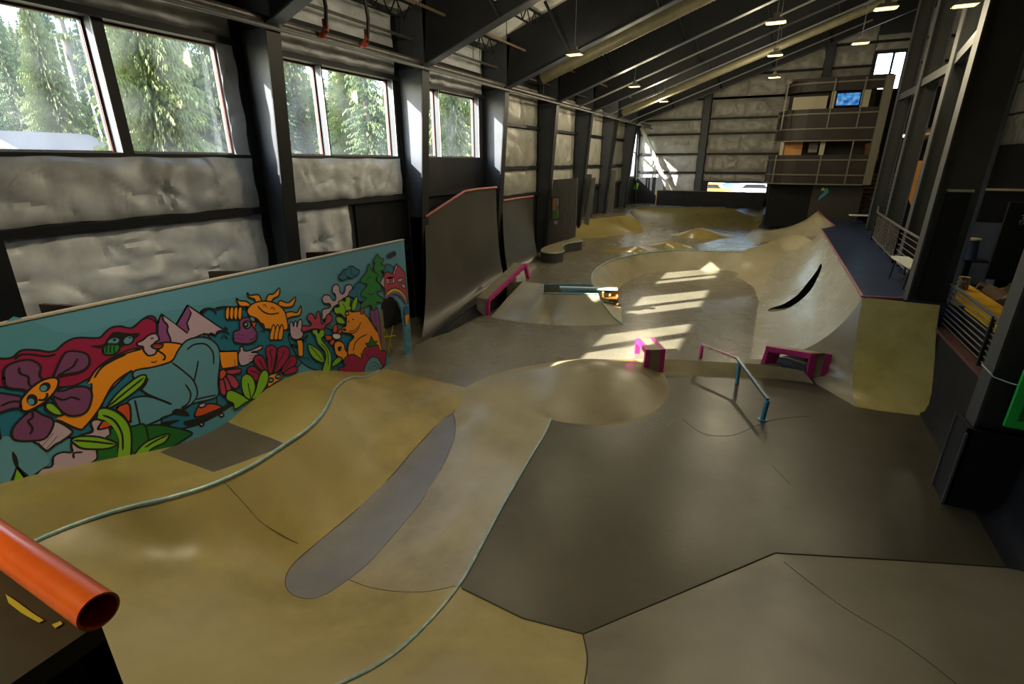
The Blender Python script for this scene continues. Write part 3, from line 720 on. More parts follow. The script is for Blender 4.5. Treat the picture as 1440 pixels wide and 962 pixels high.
edge_uv = [Vector((i/nq, 0)) for i in range(nq)]+[Vector((1, j/ns)) for j in range(ns)]+[Vector((1-i/nq, 1)) for i in range(nq)]+[Vector((0, 1-j/ns)) for j in range(ns)]
sl2 = [Vector((p.x, p.y)) for p in crom([Vector((p.x, p.y, 0)) for p in sl], 3, True)]
sl2 = [Vector((min(.97, max(.01, p.x)), min(.97, max(.015, p.y)))) for p in sl2]
pts_uv = edge_uv+sl2+[Vector(((i+.5*(j % 2))/nq, j/ns)) for i in range(1, nq) for j in range(1, ns)]
ne = len(edge_uv); E_ = [(i, (i+1) % ne) for i in range(ne)]+[(ne+i, ne+(i+1) % len(sl2)) for i in range(len(sl2))]
vv, ee, ff, *_ = geometry.delaunay_2d_cdt(pts_uv, E_, [list(range(ne))], 1, 1e-5)
mb.v = [tuple(q_eval(v.x, v.y)) for v in vv]
spl = [(p.x, p.y) for p in sl2]
for f in ff:
    c_ = (sum(vv[i].x for i in f)/len(f), sum(vv[i].y for i in f)/len(f))
    if inpoly(c_, spl): continue
    mb.f.append(tuple(f)); mb.m.append(0)
# dark lining behind the slot
o_ = len(mb.v); ln_ = [q_eval(p.x, p.y) for p in sl2]
mb.v += [tuple(p) for p in ln_]+[(p.x+.05, p.y, p.z-.35) for p in ln_]; k_ = len(ln_)
for i in range(k_): mb.f.append((o_+i, o_+(i+1) % k_, o_+k_+(i+1) % k_, o_+k_+i)); mb.m.append(1)
mb.f.append(tuple(o_+k_+i for i in range(k_))); mb.m.append(1)
# near end cheek
o_ = len(mb.v); mb.v += [tuple(p) for p in rowsq[0]]+[(CU.x, CU.y, L), (bq[0].x, bq[0].y, L)]; mb.f.append(tuple(range(o_, o_+ns+3))); mb.m.append(0)
mb.smooth = True
ob = mb.build('corner_quarter_pipe', [WALLC, BLACKB])
tag(ob, 'pale concrete quarter pipe with a black slot, rising to the pink coping', 'quarter pipe')
# kidney bowl wall meeting its far end
lowq = [bq[i] for i in range(0, nq+1)]
far = rowsq[nq]
ridge = [far[j] for j in range(ns, -1, -2)]
i0 = 17
T_edge = kid+P3([(1075, 343, .78), (1103, 332, .95), (1128, 331, 1.05)])+[far[ns//2+4], far[ns//2], far[ns//2-5], far[3]]+[bq[i] for i in range(nq, i0-1, -1)]+P3([(1064, 415, 0), (1060, 404, 0), (1047, 395, 0), (1030, 386, 0), (1013, 380, 0), (980, 379, 0), (935, 382, 0), (905, 386, 0), (888, 393, 0), (875, 401, 0), (868, 410, .1), (850, 408, .4)])
tc = [tuple(p) for p in P3([(850, 395, .35), (865, 382, .35), (890, 372, .35), (930, 368, .32), (980, 366, .32), (1010, 368, .33)])]
ob, fT = patch('kidney_bowl', T_edge, [TANB], ctrl=tc, step=.13, skirt=-.05)
tag(ob, 'cream concrete kidney bowl wall curving round the sunlit grey floor', 'skate bowl')
coping('steel_coping', [CF, CU], .03, PINKC, 'worn pink coping along the edge of the blue deck', .01)
coping('steel_coping', [CU, PZ(1279, 421, U)], .024, PINKC, 'short reddish coping above the yellowish wall', .01)
# wall facing the viewer
nW = 15
tW = [CU.lerp(PZ(1322, 429, U), i/(nW-1)) for i in range(nW)]
bW = crom(P3([(1203, 572, L), (1240, 578, L), (1290, 584, L), (1338, 590, L)]), 5)[:16]
bW = [bW[int(round(i*(len(bW)-1)/(nW-1)))] for i in range(nW)]
def wprof(t):
    s_, h_ = qprof(t, math.radians(66)); return s_, h_
ob = loft('quarter_pipe', tW, bW, [M('glossy yellowish concrete', (.44, .36, .11), .24, c2=(.32, .26, .075), scale=2.2, c3=(.48, .40, .15), s3=.8, rvar=.1, bump=.02)], wprof, n=18)
tag(ob, 'yellowish shiny quarter pipe wall facing the viewer below the reddish coping', 'quarter pipe')
nk = 14; mb = MB(); A_ = [rowsq[0][j] for j in range(ns, -1, -1)][:ns-7]+P3([(1140, 512, -.02), (1140, 530, -.14), (1148, 540, L)])
def along(pl, t):
    Ls = [(pl[i+1]-pl[i]).length for i in range(len(pl)-1)]; d = t*sum(Ls)
    for i, l in enumerate(Ls):
        if d <= l or i == len(Ls)-1: return pl[i].lerp(pl[i+1], min(1, d/l))
        d -= l
Bc = []
for j in range(25):
    s_, h_ = wprof(1-j/24); p = bW[0].lerp(tW[0], s_); Bc.append(Vector((p.x, p.y, L+(U-L)*h_)))
rows = []
for i in range(nk+6):
    t = i/(nk+5); a_ = along(A_, t); b_ = along(Bc, t); rows.append([a_.lerp(b_, q/6)+Vector((0, 0, 0)) for q in range(7)])
for r in rows: mb.v += [tuple(p) for p in r]
mb.f = [(i*7+j, i*7+j+1, (i+1)*7+j+1, (i+1)*7+j) for i in range(len(rows)-1) for j in range(6)]; mb.m = [0]*len(mb.f); mb.smooth = True
ob = mb.build('corner_transition', M('pale worn concrete corner', (.25, .22, .14), .36, c2=(.18, .15, .08), scale=3.))
tag(ob, 'narrow worn concrete corner between the pale quarter pipe and the yellowish wall', 'skate ramp')
# blue deck
dk = [CU, PZ(1279, 421, U), PZ(1322, 429, U)]+[Vector((3.6, 11.2, U)), Vector((3.7, 30, U)), Vector((4.4, BY, U)), Vector((-.2, BY, U)), Vector((-.2, 27.5, U)), PZ(1140, 306, U), PZ(1172, 318, U), CF]
dk[0] = CU
ob, _ = patch('deck', dk, [BLUED], flat=U, step=.8, skirt=.7); ob.name = 'floor'; struct(ob)
# far low area between basin and deck
R = P3([(1062, 345, D), (1090, 337, D), (1120, 334, .72), (1150, 331, .95), (1156, 322, U), (1172, 318, U), (1162, 308, 1.55), (1150, 297, 1.8), (1144, 308, 1.35), (1132, 314, .95), (1110, 318, .72), (1085, 318, D), (1060, 322, D), (1048, 332, D)])
ob, _ = patch('basin_bank', R, [TANB], step=.3, skirt=.3)
tag(ob, 'tan banked corner between the far basin and the pink coped deck', 'skate bank')
coping('steel_coping', P3([(1150, 297, 1.8), (1160, 307, 1.65), (1174, 318, 1.42)]), .03, PINKC, 'short pink coping on the small far ramp corner', .01)
# bumps in the basin
for lp, pk, lab in (([(842, 352), (870, 349), (893, 347), (915, 341), (938, 337), (955, 341), (975, 349), (955, 352), (935, 351), (900, 354), (860, 356)], [(937, 341, .27), (925, 345, .2), (900, 350, .1), (870, 352, .04), (950, 345, .14)], 'low tan bump in the basin, the nearer one'),
                    ([(940, 329), (960, 328), (975, 324), (990, 322), (1005, 326), (1035, 332), (1010, 336), (985, 336), (955, 333)], [(988, 325, .28), (975, 328, .2), (1005, 330, .14), (990, 330, .2)], 'low tan bump in the basin, the farther one')):
    ob, _ = patch('floor_bump', crom([PZ(x, y, D+.003) for x, y in lp], 3, True), [TANY], ctrl=[PZ(x, y, D+z) for x, y, z in pk], step=.2, skirt=.5)
    tag(ob, lab, 'skate bump')
# back-left bank and back bowl wall
ob, _ = patch('back_bank', P3([(806, 336, D), (850, 334, D), (905, 326, D), (900, 314, 1.0), (888, 302, 1.3), (850, 306, 1.3), (812, 310, 1.3)]), [TANY], ctrl=P3([(850, 322, .9), (880, 318, .88), (820, 325, .9)]), step=.3, skirt=.4)
tag(ob, 'yellowish concrete bank at the far left of the basin', 'skate bank')
top = crom(P3([(886, 300, 1.3), (888, 294, 1.3), (900, 292, 1.3), (950, 292, 1.3), (1000, 292, 1.3), (1040, 292, 1.3), (1070, 292, 1.3), (1076, 297, 1.3)]), 4)
bot = crom(P3([(908, 327, D), (912, 322, D), (925, 319, D), (960, 319, D), (1000, 320, D), (1030, 320, D), (1052, 320, D), (1064, 324, D)]), 4)
ob = loft('bowl_wall', top, bot, [TANY], qprof); tag(ob, 'curved yellowish bowl wall below the black back wall', 'skate bowl')
ob = coping('steel_coping', top, .03, STEELL, 'pale coping along the top of the far bowl wall', .01)
bd = [Vector((WX, 22.2, 1.3)), PZ(812, 310, 1.3), PZ(850, 306, 1.3), PZ(888, 302, 1.3)]+top[1:]+[Vector((.2, BY, 1.3)), Vector((WX, BY, 1.3))]
ob, _ = patch('back_platform', bd, [GREYF], flat=1.3, step=.8, skirt=.5); ob.name = 'floor'; struct(ob)

# left wooden quarter pipes against the wall
def lqp(ya, yb, zt, bot, label, red):
    n = len(bot); top = [Vector((-7.3, ya+(yb-ya)*i/(n-1), zt[0]+(zt[1]-zt[0])*min(1, i/(n-1)*zt[2]))) for i in range(n)]
    ob = loft('wooden_quarter_pipe', top, [Vector(b) for b in bot], [DARKW, BLACKW], lambda t: qprof(t, math.radians(86)), n=20)
    tag(ob, label, 'quarter pipe', 'dark quarter pipes along the left wall')
    c_ = MB().tube([p+Vector((.02, 0, .0)) for p in top], .035, 8).build('coping_pipe', REDC, ob)
    MB().prism([p for p in (top[0]+Vector((-.03, 0, -.02)), top[-1]+Vector((-.03, 0, -.02)), Vector((top[-1].x-.03, top[-1].y, -.1)), Vector((top[0].x-.03, top[0].y, -.1)))], (-.4, 0, 0)).build('back_box', BLACKW, ob)
    return ob
b1 = P3([(590, 484, 0), (606, 473, .02), (626, 456, .10), (645, 441, .18), (665, 424, .28), (690, 408, .38), (712, 395, .46)])
b1 = [b1[0].lerp(b1[0], 0)]+b1[1:]
lqp(9.95, 13.55, (2.56, 3.08, 1.9), b1, 'tall dark quarter pipe with sloping orange coping behind the mural end', True)
b2 = P3([(718, 391, .48), (735, 380, .56), (760, 366, D)])
lqp(13.95, 16.2, (2.68, 2.68, 1), b2, 'dark quarter pipe with level orange coping between the third and fourth columns', True)
# skirt filling between the raised lip of the wooden ramp and the floor
mb = MB(); a = P3([(606, 473, .02), (626, 456, .10), (645, 441, .18), (665, 424, .28), (690, 408, .38), (712, 395, .46)]); b = P3([(608, 475, 0), (632, 467, 0), (655, 455, 0), (672, 446, 0), (690, 438, 0), (715, 424, 0)])
mb.v = [tuple(p) for p in a+b]; mb.f = [(i, i+6, i+7, i+1) for i in range(5)]; mb.m = [0]*5
mb.prism([a[0]+Vector((0,0,-.02)), a[5]+Vector((0,0,-.03)), b[5]+Vector((0,0,-.01)), b[0]+Vector((0,0,-.01))], (0, 0, -.05))
tag(mb.build('ramp_skirt', BLACKW), 'black wedge skirt under the raised lip of the dark quarter pipe', 'ramp skirt')
mb = MB().prism(P3([(584, 484, .012), (603, 468, .012), (620, 466, .012), (606, 474, .012)]), (0, 0, -.01))
tag(mb.build('threshold_plate', M('worn orange steel', (.22, .09, .025), .5, c2=(.12, .05, .02), scale=8.)), 'rusty orange plate at the foot of the dark ramp beside the mural', 'plate')
# right hand black wall with brown rim
mb = MB(); zr = .95
ys = [10.95-.45*i for i in range(13)]
pr = [(2.80, L+.003), (2.90, L+.02), (2.98, L+.08), (3.03, L+.2), (3.05, L+.4), (3.05, zr)]
for y in ys:
    for x, z in pr: mb.v.append((x, y, z))
k = len(pr)
mb.f = [(i*k+j, i*k+j+1, (i+1)*k+j+1, (i+1)*k+j) for i in range(len(ys)-1) for j in range(k-1)]; mb.m = [0]*len(mb.f); mb.smooth = True
mb.box((3.052, ys[-1], L-.2), (3.35, ys[0], zr))
ob = tag(mb.build('black_ramp_wall', BLACKW), 'black curved ramp wall under the railing of the foam pit', 'ramp wall')
MB().box((3.0, ys[-1], zr), (3.16, ys[0]+.2, zr+.05)).build('brown_rim', M('red brown painted timber', (.12, .045, .035), .6, c2=(.08, .03, .025), scale=5.), ob)

# ---------------------------------------------------------------- painted mural wall
MX = -6.29
MC = {}
for n_, c_ in dict(sky=(.10, .29, .42), teal=(.08, .27, .36), deep=(.012, .15, .25), orange=(.80, .27, .012), crimson=(.30, .010, .065), purple=(.17, .05, .15), lilac=(.46, .34, .44), lime=(.20, .44, .02),
                   green=(.012, .20, .035), dgreen=(.010, .13, .02), red=(.58, .07, .02), black=(.012, .012, .012), jeans=(.10, .28, .38), rose=(.40, .04, .10), white=(.6, .6, .6), yellow=(.75, .5, .03), plum=(.22, .06, .22)).items():
    MC[n_] = M('mural paint '+n_, c_, .5)
mnames = list(MC); mmats = [MC[k] for k in mnames]
t = thing('mural_wall', (MX, 3.5, 0), 'long plywood wall painted with a colourful cartoon landscape of flowers, bear and skater', 'mural')
zT = 2.35; yE = PX(570, 420, MX).y; yE = 7.86
arch = [PX(x, y, MX) for x, y in ((536.5, 497), (536.5, 470), (535, 440), (536, 428), (540, 420), (546, 416.5), (553, 418), (561, 426), (566, 438), (568.5, 455), (572, 498))]
arch = [Vector((MX, p.y, max(p.z, -.05))) for p in arch]; arch[0].z = -.05; arch[-1].z = -.05
poly = [Vector((MX, -3.0, 0-.05)), Vector((MX, -3.0, zT)), Vector((MX, yE, zT)), Vector((MX, yE, -.05))]+arch[::-1]
MB().prism(poly, (-.05, 0, 0)).build('board', mmats[0], t)
MB().box((MX-.06, -3.0, zT), (MX+.012, yE, zT+.02)).build('top_trim', M('pale raw timber edge', (.42, .36, .26), .6), t)
for y in (2.6, 4.7, 6.6): MB().hexa([(WX+.2, y, 1.9), (MX-.05, y, 1.9), (MX-.05, y+.05, 1.9), (WX+.2, y+.05, 1.9), (WX+.2, y, 2.2), (MX-.05, y, 2.33), (MX-.05, y+.05, 2.33), (WX+.2, y+.05, 2.2)]).build('timber_brace', WOODD, t)
mb = MB(); lay = [0]
K1 = lambda l: [(x/4.01, 440+y/4.01) for x, y in l]
K2 = lambda l: [(140+x/4.371, 420+y/4.371) for x, y in l]
K3 = lambda l: [(280+x/4.81, 380+y/4.81) for x, y in l]
K4 = lambda l: [(380+x/4.81, 350+y/4.81) for x, y in l]
def yz(l): return [Vector((PX(x, y, MX).y, PX(x, y, MX).z)) for x, y in l]
def crom2(p, n, closed): return [Vector((q.x, q.y)) for q in crom([Vector((a.x, a.y, 0)) for a in p], n, closed)]
def stroke(pts, w=.022, closed=False, smooth=True, col='black'):
    p = yz(pts)
    if smooth and len(p) > 2: p = crom2(p, 4, closed)
    if closed: p = p+[p[0], p[1]]
    lay[0] += 1; X = MX+.0012+.00008*lay[0]; o = len(mb.v); k = len(p)
    for i, a in enumerate(p):
        d = (p[min(i+1, k-1)]-p[max(i-1, 0)])
        if d.length < 1e-6: d = Vector((1, 0))
        d.normalize(); nn = Vector((-d.y, d.x)); e = w/2 if (closed or 0 < i < k-1) else w*.18
        mb.v += [(X, a.x+nn.x*e, a.y+nn.y*e), (X, a.x-nn.x*e, a.y-nn.y*e)]
    mi = mnames.index(col)
    for i in range(k-1): mb.f.append((o+2*i, o+2*i+1, o+2*i+3, o+2*i+2)); mb.m.append(mi)
def fill(pts, col, smooth=True, line=True, w=.022):
    p = yz(pts)
    if smooth: p = crom2(p, 4, True)
    lay[0] += 1; X = MX+.0012+.00008*lay[0]
    vv, ee, ff, *_ = geometry.delaunay_2d_cdt(p, [(i, (i+1) % len(p)) for i in range(len(p))], [], 0, 1e-6)
    o = len(mb.v); mb.v += [(X, v.x, v.y) for v in vv]; mi = mnames.index(col)
    for f in ff:
        c_ = (sum(vv[i].x for i in f)/len(f), sum(vv[i].y for i in f)/len(f))
        if inpoly(c_, [(q.x, q.y) for q in p]): mb.f.append(tuple(o+i for i in f)); mb.m.append(mi)
    if line: stroke(pts, w, True, smooth)
def ell(cx, cy, rx, ry, a=0, n=10):
    ca, sa = math.cos(a), math.sin(a); return [(cx+rx*math.cos(t_)*ca-ry*math.sin(t_)*sa, cy+rx*math.cos(t_)*sa+ry*math.sin(t_)*ca) for t_ in [2*math.pi*i/n for i in range(n)]]
# backdrop: teal lower sky and deep blue bushes
fill([(0, 459), (0, 700), (120, 700), (540, 560), (533, 480), (455, 420), (380, 410), (300, 425), (200, 445), (100, 470)], 'teal', line=False)
fill(K1([(0, 380), (120, 430), (330, 430), (480, 360), (640, 320), (800, 290), (800, 620), (600, 640), (430, 700), (330, 700), (100, 690), (0, 700)]), 'deep')
fill(K2([(620, 95), (660, 60), (700, 70), (730, 55), (790, 60), (918, 80), (918, 480), (780, 560), (800, 640), (640, 760), (470, 800), (380, 740), (560, 650), (730, 560), (730, 330), (640, 230), (720, 180)]), 'deep')
fill(K3([(15, 295), (50, 258), (95, 265), (120, 255), (160, 248), (250, 250), (330, 280), (400, 350), (440, 395), (520, 400), (640, 400), (760, 420), (818, 440), (818, 600), (740, 610), (700, 590), (660, 660), (400, 760), (230, 900), (120, 900), (130, 560), (60, 440)]), 'deep')
fill(K4([(120, 590), (200, 580), (350, 530), (480, 570), (620, 560), (620, 800), (440, 830), (280, 810), (190, 740)]), 'deep')
# hair
fill(K1([(-60, 270), (60, 255), (120, 212), (200, 210), (300, 218), (370, 165), (440, 140), (560, 140), (610, 95), (680, 75), (740, 85), (830, 20), (880, 40), (870, 150), (800, 230), (640, 300), (500, 370), (420, 410), (330, 420), (100, 430), (-60, 390)]), 'crimson')
fill(K2([(0, 245), (60, 185), (120, 170), (200, 180), (260, 130), (310, 122), (355, 160), (350, 210), (300, 220), (270, 250), (250, 300), (150, 330), (40, 360), (-40, 400)]), 'crimson', line=False)
stroke(K2([(0, 245), (60, 185), (120, 170), (200, 180), (260, 130), (310, 122), (355, 160), (348, 212)]))
fill(K2([(-60, 290), (20, 280), (50, 240), (90, 205), (180, 212), (250, 215), (200, 260), (120, 305), (20, 310)]), 'black', line=False)
for e in (ell(85, 262, 42, 24, -.25), ell(175, 255, 36, 26, -.5)): fill(K2(e), 'jeans')
fill(K2([(80, 250), (98, 246), (100, 258), (85, 262)]), 'black', line=False); fill(K2([(175, 240), (190, 236), (190, 246)]), 'black', line=False)
fill(K2([(20, 325), (25, 295), (50, 280), (90, 280), (122, 285), (118, 320), (80, 345), (35, 345)]), 'green')
for x in (45, 68, 92): stroke(K2([(x, 285), (x-4, 310), (x-2, 335)]), .014)
stroke(K1([(80, 262), (120, 235), (180, 235), (260, 245), (315, 232)]))
# mountains
fill(K2([(350, 160), (382, 95), (470, 160), (540, 40), (760, 190), (710, 225), (640, 215), (560, 250), (520, 290), (400, 280), (350, 220)]), 'lilac', False)
fill(K2([(358, 150), (382, 95), (392, 135), (418, 165), (415, 200), (435, 250), (425, 275), (345, 275), (355, 220)]), 'plum'); fill(K2([(470, 160), (540, 40), (562, 90), (548, 125), (536, 150), (548, 190), (540, 213)]), 'plum', False)
# skater: torso, arm, head, trousers
fill(K2([(-40, 480), (20, 400), (120, 340), (230, 305), (280, 330), (330, 340), (370, 300), (350, 280), (420, 268), (510, 285), (480, 330), (440, 385), (330, 420), (205, 450), (190, 445), (110, 520), (40, 600), (-10, 700), (-60, 740)]), 'orange')
fill(K1([(320, 600), (350, 575), (430, 570), (510, 500), (520, 400), (490, 400), (540, 330), (620, 270), (720, 225), (800, 205), (860, 215), (860, 300), (740, 320), (640, 400), (560, 540), (480, 640), (440, 655), (380, 630)]), 'orange', line=False)
stroke(K1([(490, 400), (540, 320), (620, 265), (720, 225), (800, 203)])); stroke(K1([(740, 325), (640, 400), (560, 540), (480, 640), (440, 655), (320, 600)])); stroke(K1([(530, 368), (570, 310), (640, 265), (710, 235)]))
fill(K2([(270, 250), (300, 225), (345, 215), (365, 250), (340, 268), (330, 290), (350, 310), (340, 340), (300, 350), (270, 320), (265, 295), (235, 290), (230, 270), (250, 262)]), 'lilac')
fill(K2([(318, 295), (330, 280), (385, 278), (380, 300), (345, 308)]), 'red'); stroke(K2([(320, 293), (350, 290), (382, 285)]), .012); stroke(K2([(312, 240), (322, 248), (330, 236)]), .012); stroke(K2([(345, 312), (395, 345), (400, 370), (385, 375)])); stroke(K2([(315, 388), (335, 392), (350, 380)]), .014)
fill(K2([(440, 385), (480, 320), (530, 260), (600, 238), (670, 245), (725, 290), (740, 360), (728, 500), (722, 600), (590, 640), (520, 670), (400, 730), (190, 800), (165, 640), (290, 600), (440, 650), (300, 590), (240, 545), (205, 450), (330, 420)]), 'jeans')
stroke(K2([(440, 390), (520, 450), (580, 510), (600, 590), (560, 650), (500, 690), (370, 735)])); stroke(K2([(525, 525), (558, 580), (545, 640), (500, 670)])); stroke(K2([(605, 380), (595, 440), (577, 515)])); stroke(K2([(535, 315), (580, 282), (650, 280), (695, 330), (700, 405)])); stroke(K2([(590, 620), (650, 605), (716, 592)])); stroke(K2([(240, 545), (300, 590), (445, 648)]))
stroke(K2([(215, 620), (232, 700), (252, 795)])); fill(K2([(240, 550), (270, 500), (300, 490), (285, 530), (255, 565)]), 'black', line=False)
fill(K2([(735, 325), (845, 322), (850, 415), (755, 432), (742, 400)]), 'orange', False); stroke(K2([(828, 370), (832, 420)]))
fill(K3([(265, 560), (275, 545), (275, 520), (295, 520), (305, 545), (350, 540), (415, 510), (425, 525), (400, 545), (350, 555), (395, 560), (390, 600), (350, 620), (320, 640), (280, 645), (262, 600)]), 'lilac'); stroke(K3([(332, 580), (385, 572)]), .014); stroke(K3([(335, 600), (385, 592)]), .014)
# shoes and board
fill(K2([(585, 725), (600, 670), (625, 655), (690, 645), (750, 665), (700, 690), (640, 715)]), 'red'); fill(K2([(610, 650), (650, 640), (640, 665), (615, 668)]), 'lilac'); stroke(K2([(650, 670), (670, 640)]))
fill(K2([(515, 760), (540, 748), (680, 710), (790, 640), (825, 625), (820, 650), (700, 730), (560, 780), (525, 775)]), 'black', line=False)
for e in (ell(625, 772, 13, 10), ell(748, 715, 13, 10)): fill(K2(e), 'lilac')
fill(K2([(110, 700), (160, 650), (180, 700), (190, 760), (160, 740)]), 'red'); fill(K2([(445, 690), (480, 675), (530, 690), (550, 720), (490, 715), (450, 708)]), 'black', line=False); fill(K2([(360, 800), (380, 760), (490, 745), (430, 775), (410, 815), (375, 815)]), 'black', line=False)
# ground greens and clouds lower left
fill(K2([(190, 805), (330, 775), (450, 790), (560, 820), (540, 850), (340, 962), (150, 962), (60, 962), (60, 860)]), 'dgreen')
fill(K1([(480, 860), (560, 760), (640, 640), (740, 640), (820, 640), (820, 840), (600, 880)]), 'dgreen')
fill(K1([(200, 940), (230, 880), (290, 865), (300, 810), (350, 785), (405, 785), (400, 740), (450, 690), (520, 670), (510, 620), (545, 600), (600, 620), (620, 680), (600, 700), (545, 760), (545, 820), (480, 860), (350, 900)]), 'lilac'); stroke(K1([(415, 820), (415, 790), (465, 785)]))
fill(K1([(0, 720), (70, 700), (140, 715), (200, 740), (250, 780), (280, 840), (230, 880), (150, 930), (60, 950), (0, 955)]), 'jeans', line=False); stroke(K1([(70, 780), (90, 860), (165, 930)])); stroke(K1([(75, 790), (95, 860), (60, 950)])); fill(K1([(95, 870), (140, 930), (70, 945)]), 'lime', False)
# sneaker tongue and red boot
fill(K1([(655, 540), (720, 510), (735, 560), (730, 610), (700, 600)]), 'red'); fill(K1([(550, 650), (590, 600), (640, 610), (620, 640), (570, 655)]), 'red')
# big plants
fill(K2([(0, 700), (0, 680), (60, 675), (130, 705), (175, 770), (190, 870), (190, 962), (115, 962), (120, 840), (90, 780), (40, 750), (0, 745)]), 'lime'); stroke(K2([(10, 725), (80, 740), (130, 800), (145, 860), (138, 930)]))
fill(K1([(545, 590), (550, 550), (590, 535), (660, 560), (720, 620), (740, 700), (735, 815), (665, 830), (670, 720), (640, 650), (590, 605)]), 'lime', line=False); stroke(K1([(545, 590), (550, 550), (590, 535), (660, 560), (720, 620), (740, 700), (735, 815)])); stroke(K1([(575, 575), (640, 605), (685, 680), (690, 775)]))
fill(K2([(45, 670), (80, 610), (150, 540), (240, 475), (285, 475), (260, 530), (190, 590), (100, 650)]), 'lime'); stroke(K2([(55, 660), (150, 580), (270, 485)]))
fill(K1([(400, 715), (450, 695), (560, 700), (655, 735), (600, 765), (470, 765), (420, 740)]), 'lime'); stroke(K1([(410, 718), (520, 725), (645, 740)]))
fill(K2([(210, 962), (270, 890), (350, 850), (425, 830), (400, 880), (330, 915), (260, 962)]), 'lime'); stroke(K2([(235, 950), (320, 885), (415, 838)]))
fill(K1([(750, 810), (800, 765), (830, 760), (830, 800)]), 'lime', line=False)
# hand lower left
fill(K1([(190, 720), (250, 650), (310, 610), (395, 655), (400, 680), (340, 725), (310, 740), (265, 775), (235, 760), (215, 740)]), 'lilac'); stroke(K1([(235, 750), (300, 675)]), .014); stroke(K1([(260, 765), (325, 690)]), .014); stroke(K1([(212, 735), (275, 670)]), .014)
# smiling purple flower
for pl in ([(20, 375), (25, 310), (90, 275), (170, 265), (225, 300), (220, 350), (240, 395), (180, 440), (120, 430), (40, 420)], [(300, 370), (310, 330), (360, 230), (420, 215), (490, 235), (500, 290), (450, 330), (350, 350)], [(290, 440), (350, 440), (430, 415), (500, 425), (515, 480), (480, 560), (400, 580), (340, 550), (300, 490)],
           [(190, 545), (230, 570), (300, 610), (260, 700), (190, 720), (80, 715), (65, 660), (110, 600), (160, 560)], [(-40, 460), (60, 460), (130, 480), (120, 530), (60, 540), (0, 560), (-40, 570)]):
    fill(K1(pl), 'purple')
for s_ in ([(105, 305), (110, 340), (155, 360), (160, 400), (180, 420)], [(320, 355), (370, 325), (410, 300), (435, 255)], [(290, 465), (350, 490), (400, 475), (450, 490)], [(180, 550), (180, 590), (155, 610), (180, 650), (165, 685)], [(0, 525), (60, 500), (115, 500)]): stroke(K1(s_))
fill(K1([(115, 530), (120, 480), (200, 400), (280, 365), (325, 375), (315, 430), (250, 500), (160, 550), (125, 550)]), 'orange')
for e in (ell(178, 490, 32, 34, -.5), ell(250, 418, 34, 26, -.5)): fill(K1(e), 'black', line=False)
for e in (ell(172, 500, 18, 18, -.5), ell(243, 424, 20, 16, -.5)): fill(K1(e), 'jeans', line=False)
stroke(K1([(212, 488), (240, 490), (262, 470), (260, 450)]))
fill(K1([(250, 525), (270, 505), (310, 520), (350, 570), (310, 575), (265, 550)]), 'lime')
# sun with rays and hands
for r_ in ([(318, 245), (270, 240), (248, 190), (270, 205), (320, 212), (345, 240)], [(380, 215), (370, 195), (330, 180), (322, 152), (340, 170), (395, 165), (418, 200), (412, 210)], [(450, 210), (465, 165), (500, 160), (540, 118), (535, 170), (500, 190), (480, 215)],
           [(530, 235), (545, 205), (600, 220), (648, 180), (630, 240), (580, 250), (555, 245)], [(582, 290), (620, 280), (660, 285), (685, 238), (680, 300), (620, 315), (590, 325)]): fill(K3(r_), 'orange')
fill(K3([(320, 270), (360, 225), (430, 208), (510, 222), (570, 270), (592, 340), (590, 400), (500, 400), (440, 395), (390, 330), (340, 310)]), 'orange'); stroke(K3([(390, 240), (430, 280), (480, 297), (538, 288)])); stroke(K3([(425, 240), (440, 232), (452, 252)]), .014); stroke(K3([(478, 262), (492, 250), (508, 270)]), .014)
for hx, hy, k in ((175, 250, 4), (480, 375, 3)):
    for j in range(k): 
        w_ = 26; x_ = hx+j*28; fill(K3([(x_, hy+20), (x_+12, hy-2), (x_+w_, hy+5), (x_+w_, hy+45), (x_+18, hy+85), (x_, hy+70)] if hx < 300 else [(x_+8, hy+10), (x_+20, hy-8), (x_+30, hy+20), (x_+22, hy+85), (x_, hy+95), (x_-6, hy+70)]), 'orange', w=.018)
stroke(K3([(15, 295), (50, 258), (95, 265), (110, 300)])); stroke(K3([(110, 270), (140, 250), (175, 250)])); stroke(K3([(395, 352), (430, 365), (440, 395), (475, 395)])); stroke(K3([(405, 415), (430, 405), (440, 425)]), .014)
stroke(K3([(60, 440), (75, 425), (105, 440)])); stroke(K3([(105, 450), (120, 415), (165, 410), (200, 430)])); stroke(K3([(140, 465), (165, 440), (190, 465)]), .014)
fill(K3([(160, 400), (168, 385), (174, 375), (180, 388), (195, 392), (182, 400), (176, 415), (168, 402)]), 'black', line=False)
# bird and hand
fill(K3([(228, 470), (232, 415), (270, 400), (268, 345), (300, 320), (340, 325), (350, 370), (385, 420), (380, 470), (330, 495), (250, 490)]), 'plum'); stroke(K3([(235, 435), (300, 440)]), .014); stroke(K3([(232, 460), (300, 468)]), .014); stroke(K3([(380, 430), (370, 460), (335, 470)]), .014)
fill(K3(ell(318, 368, 26, 26)), 'jeans'); fill(K3(ell(312, 368, 12, 14)), 'white'); fill(K3(ell(314, 372, 5, 6)), 'black', line=False); fill(K3([(345, 350), (385, 348), (368, 392)]), 'red', False); fill(K3([(335, 320), (350, 312), (372, 325), (370, 345), (350, 345)]), 'jeans'); stroke(K3([(365, 490), (375, 515)]), .016); stroke(K3([(380, 485), (392, 508)]), .016)
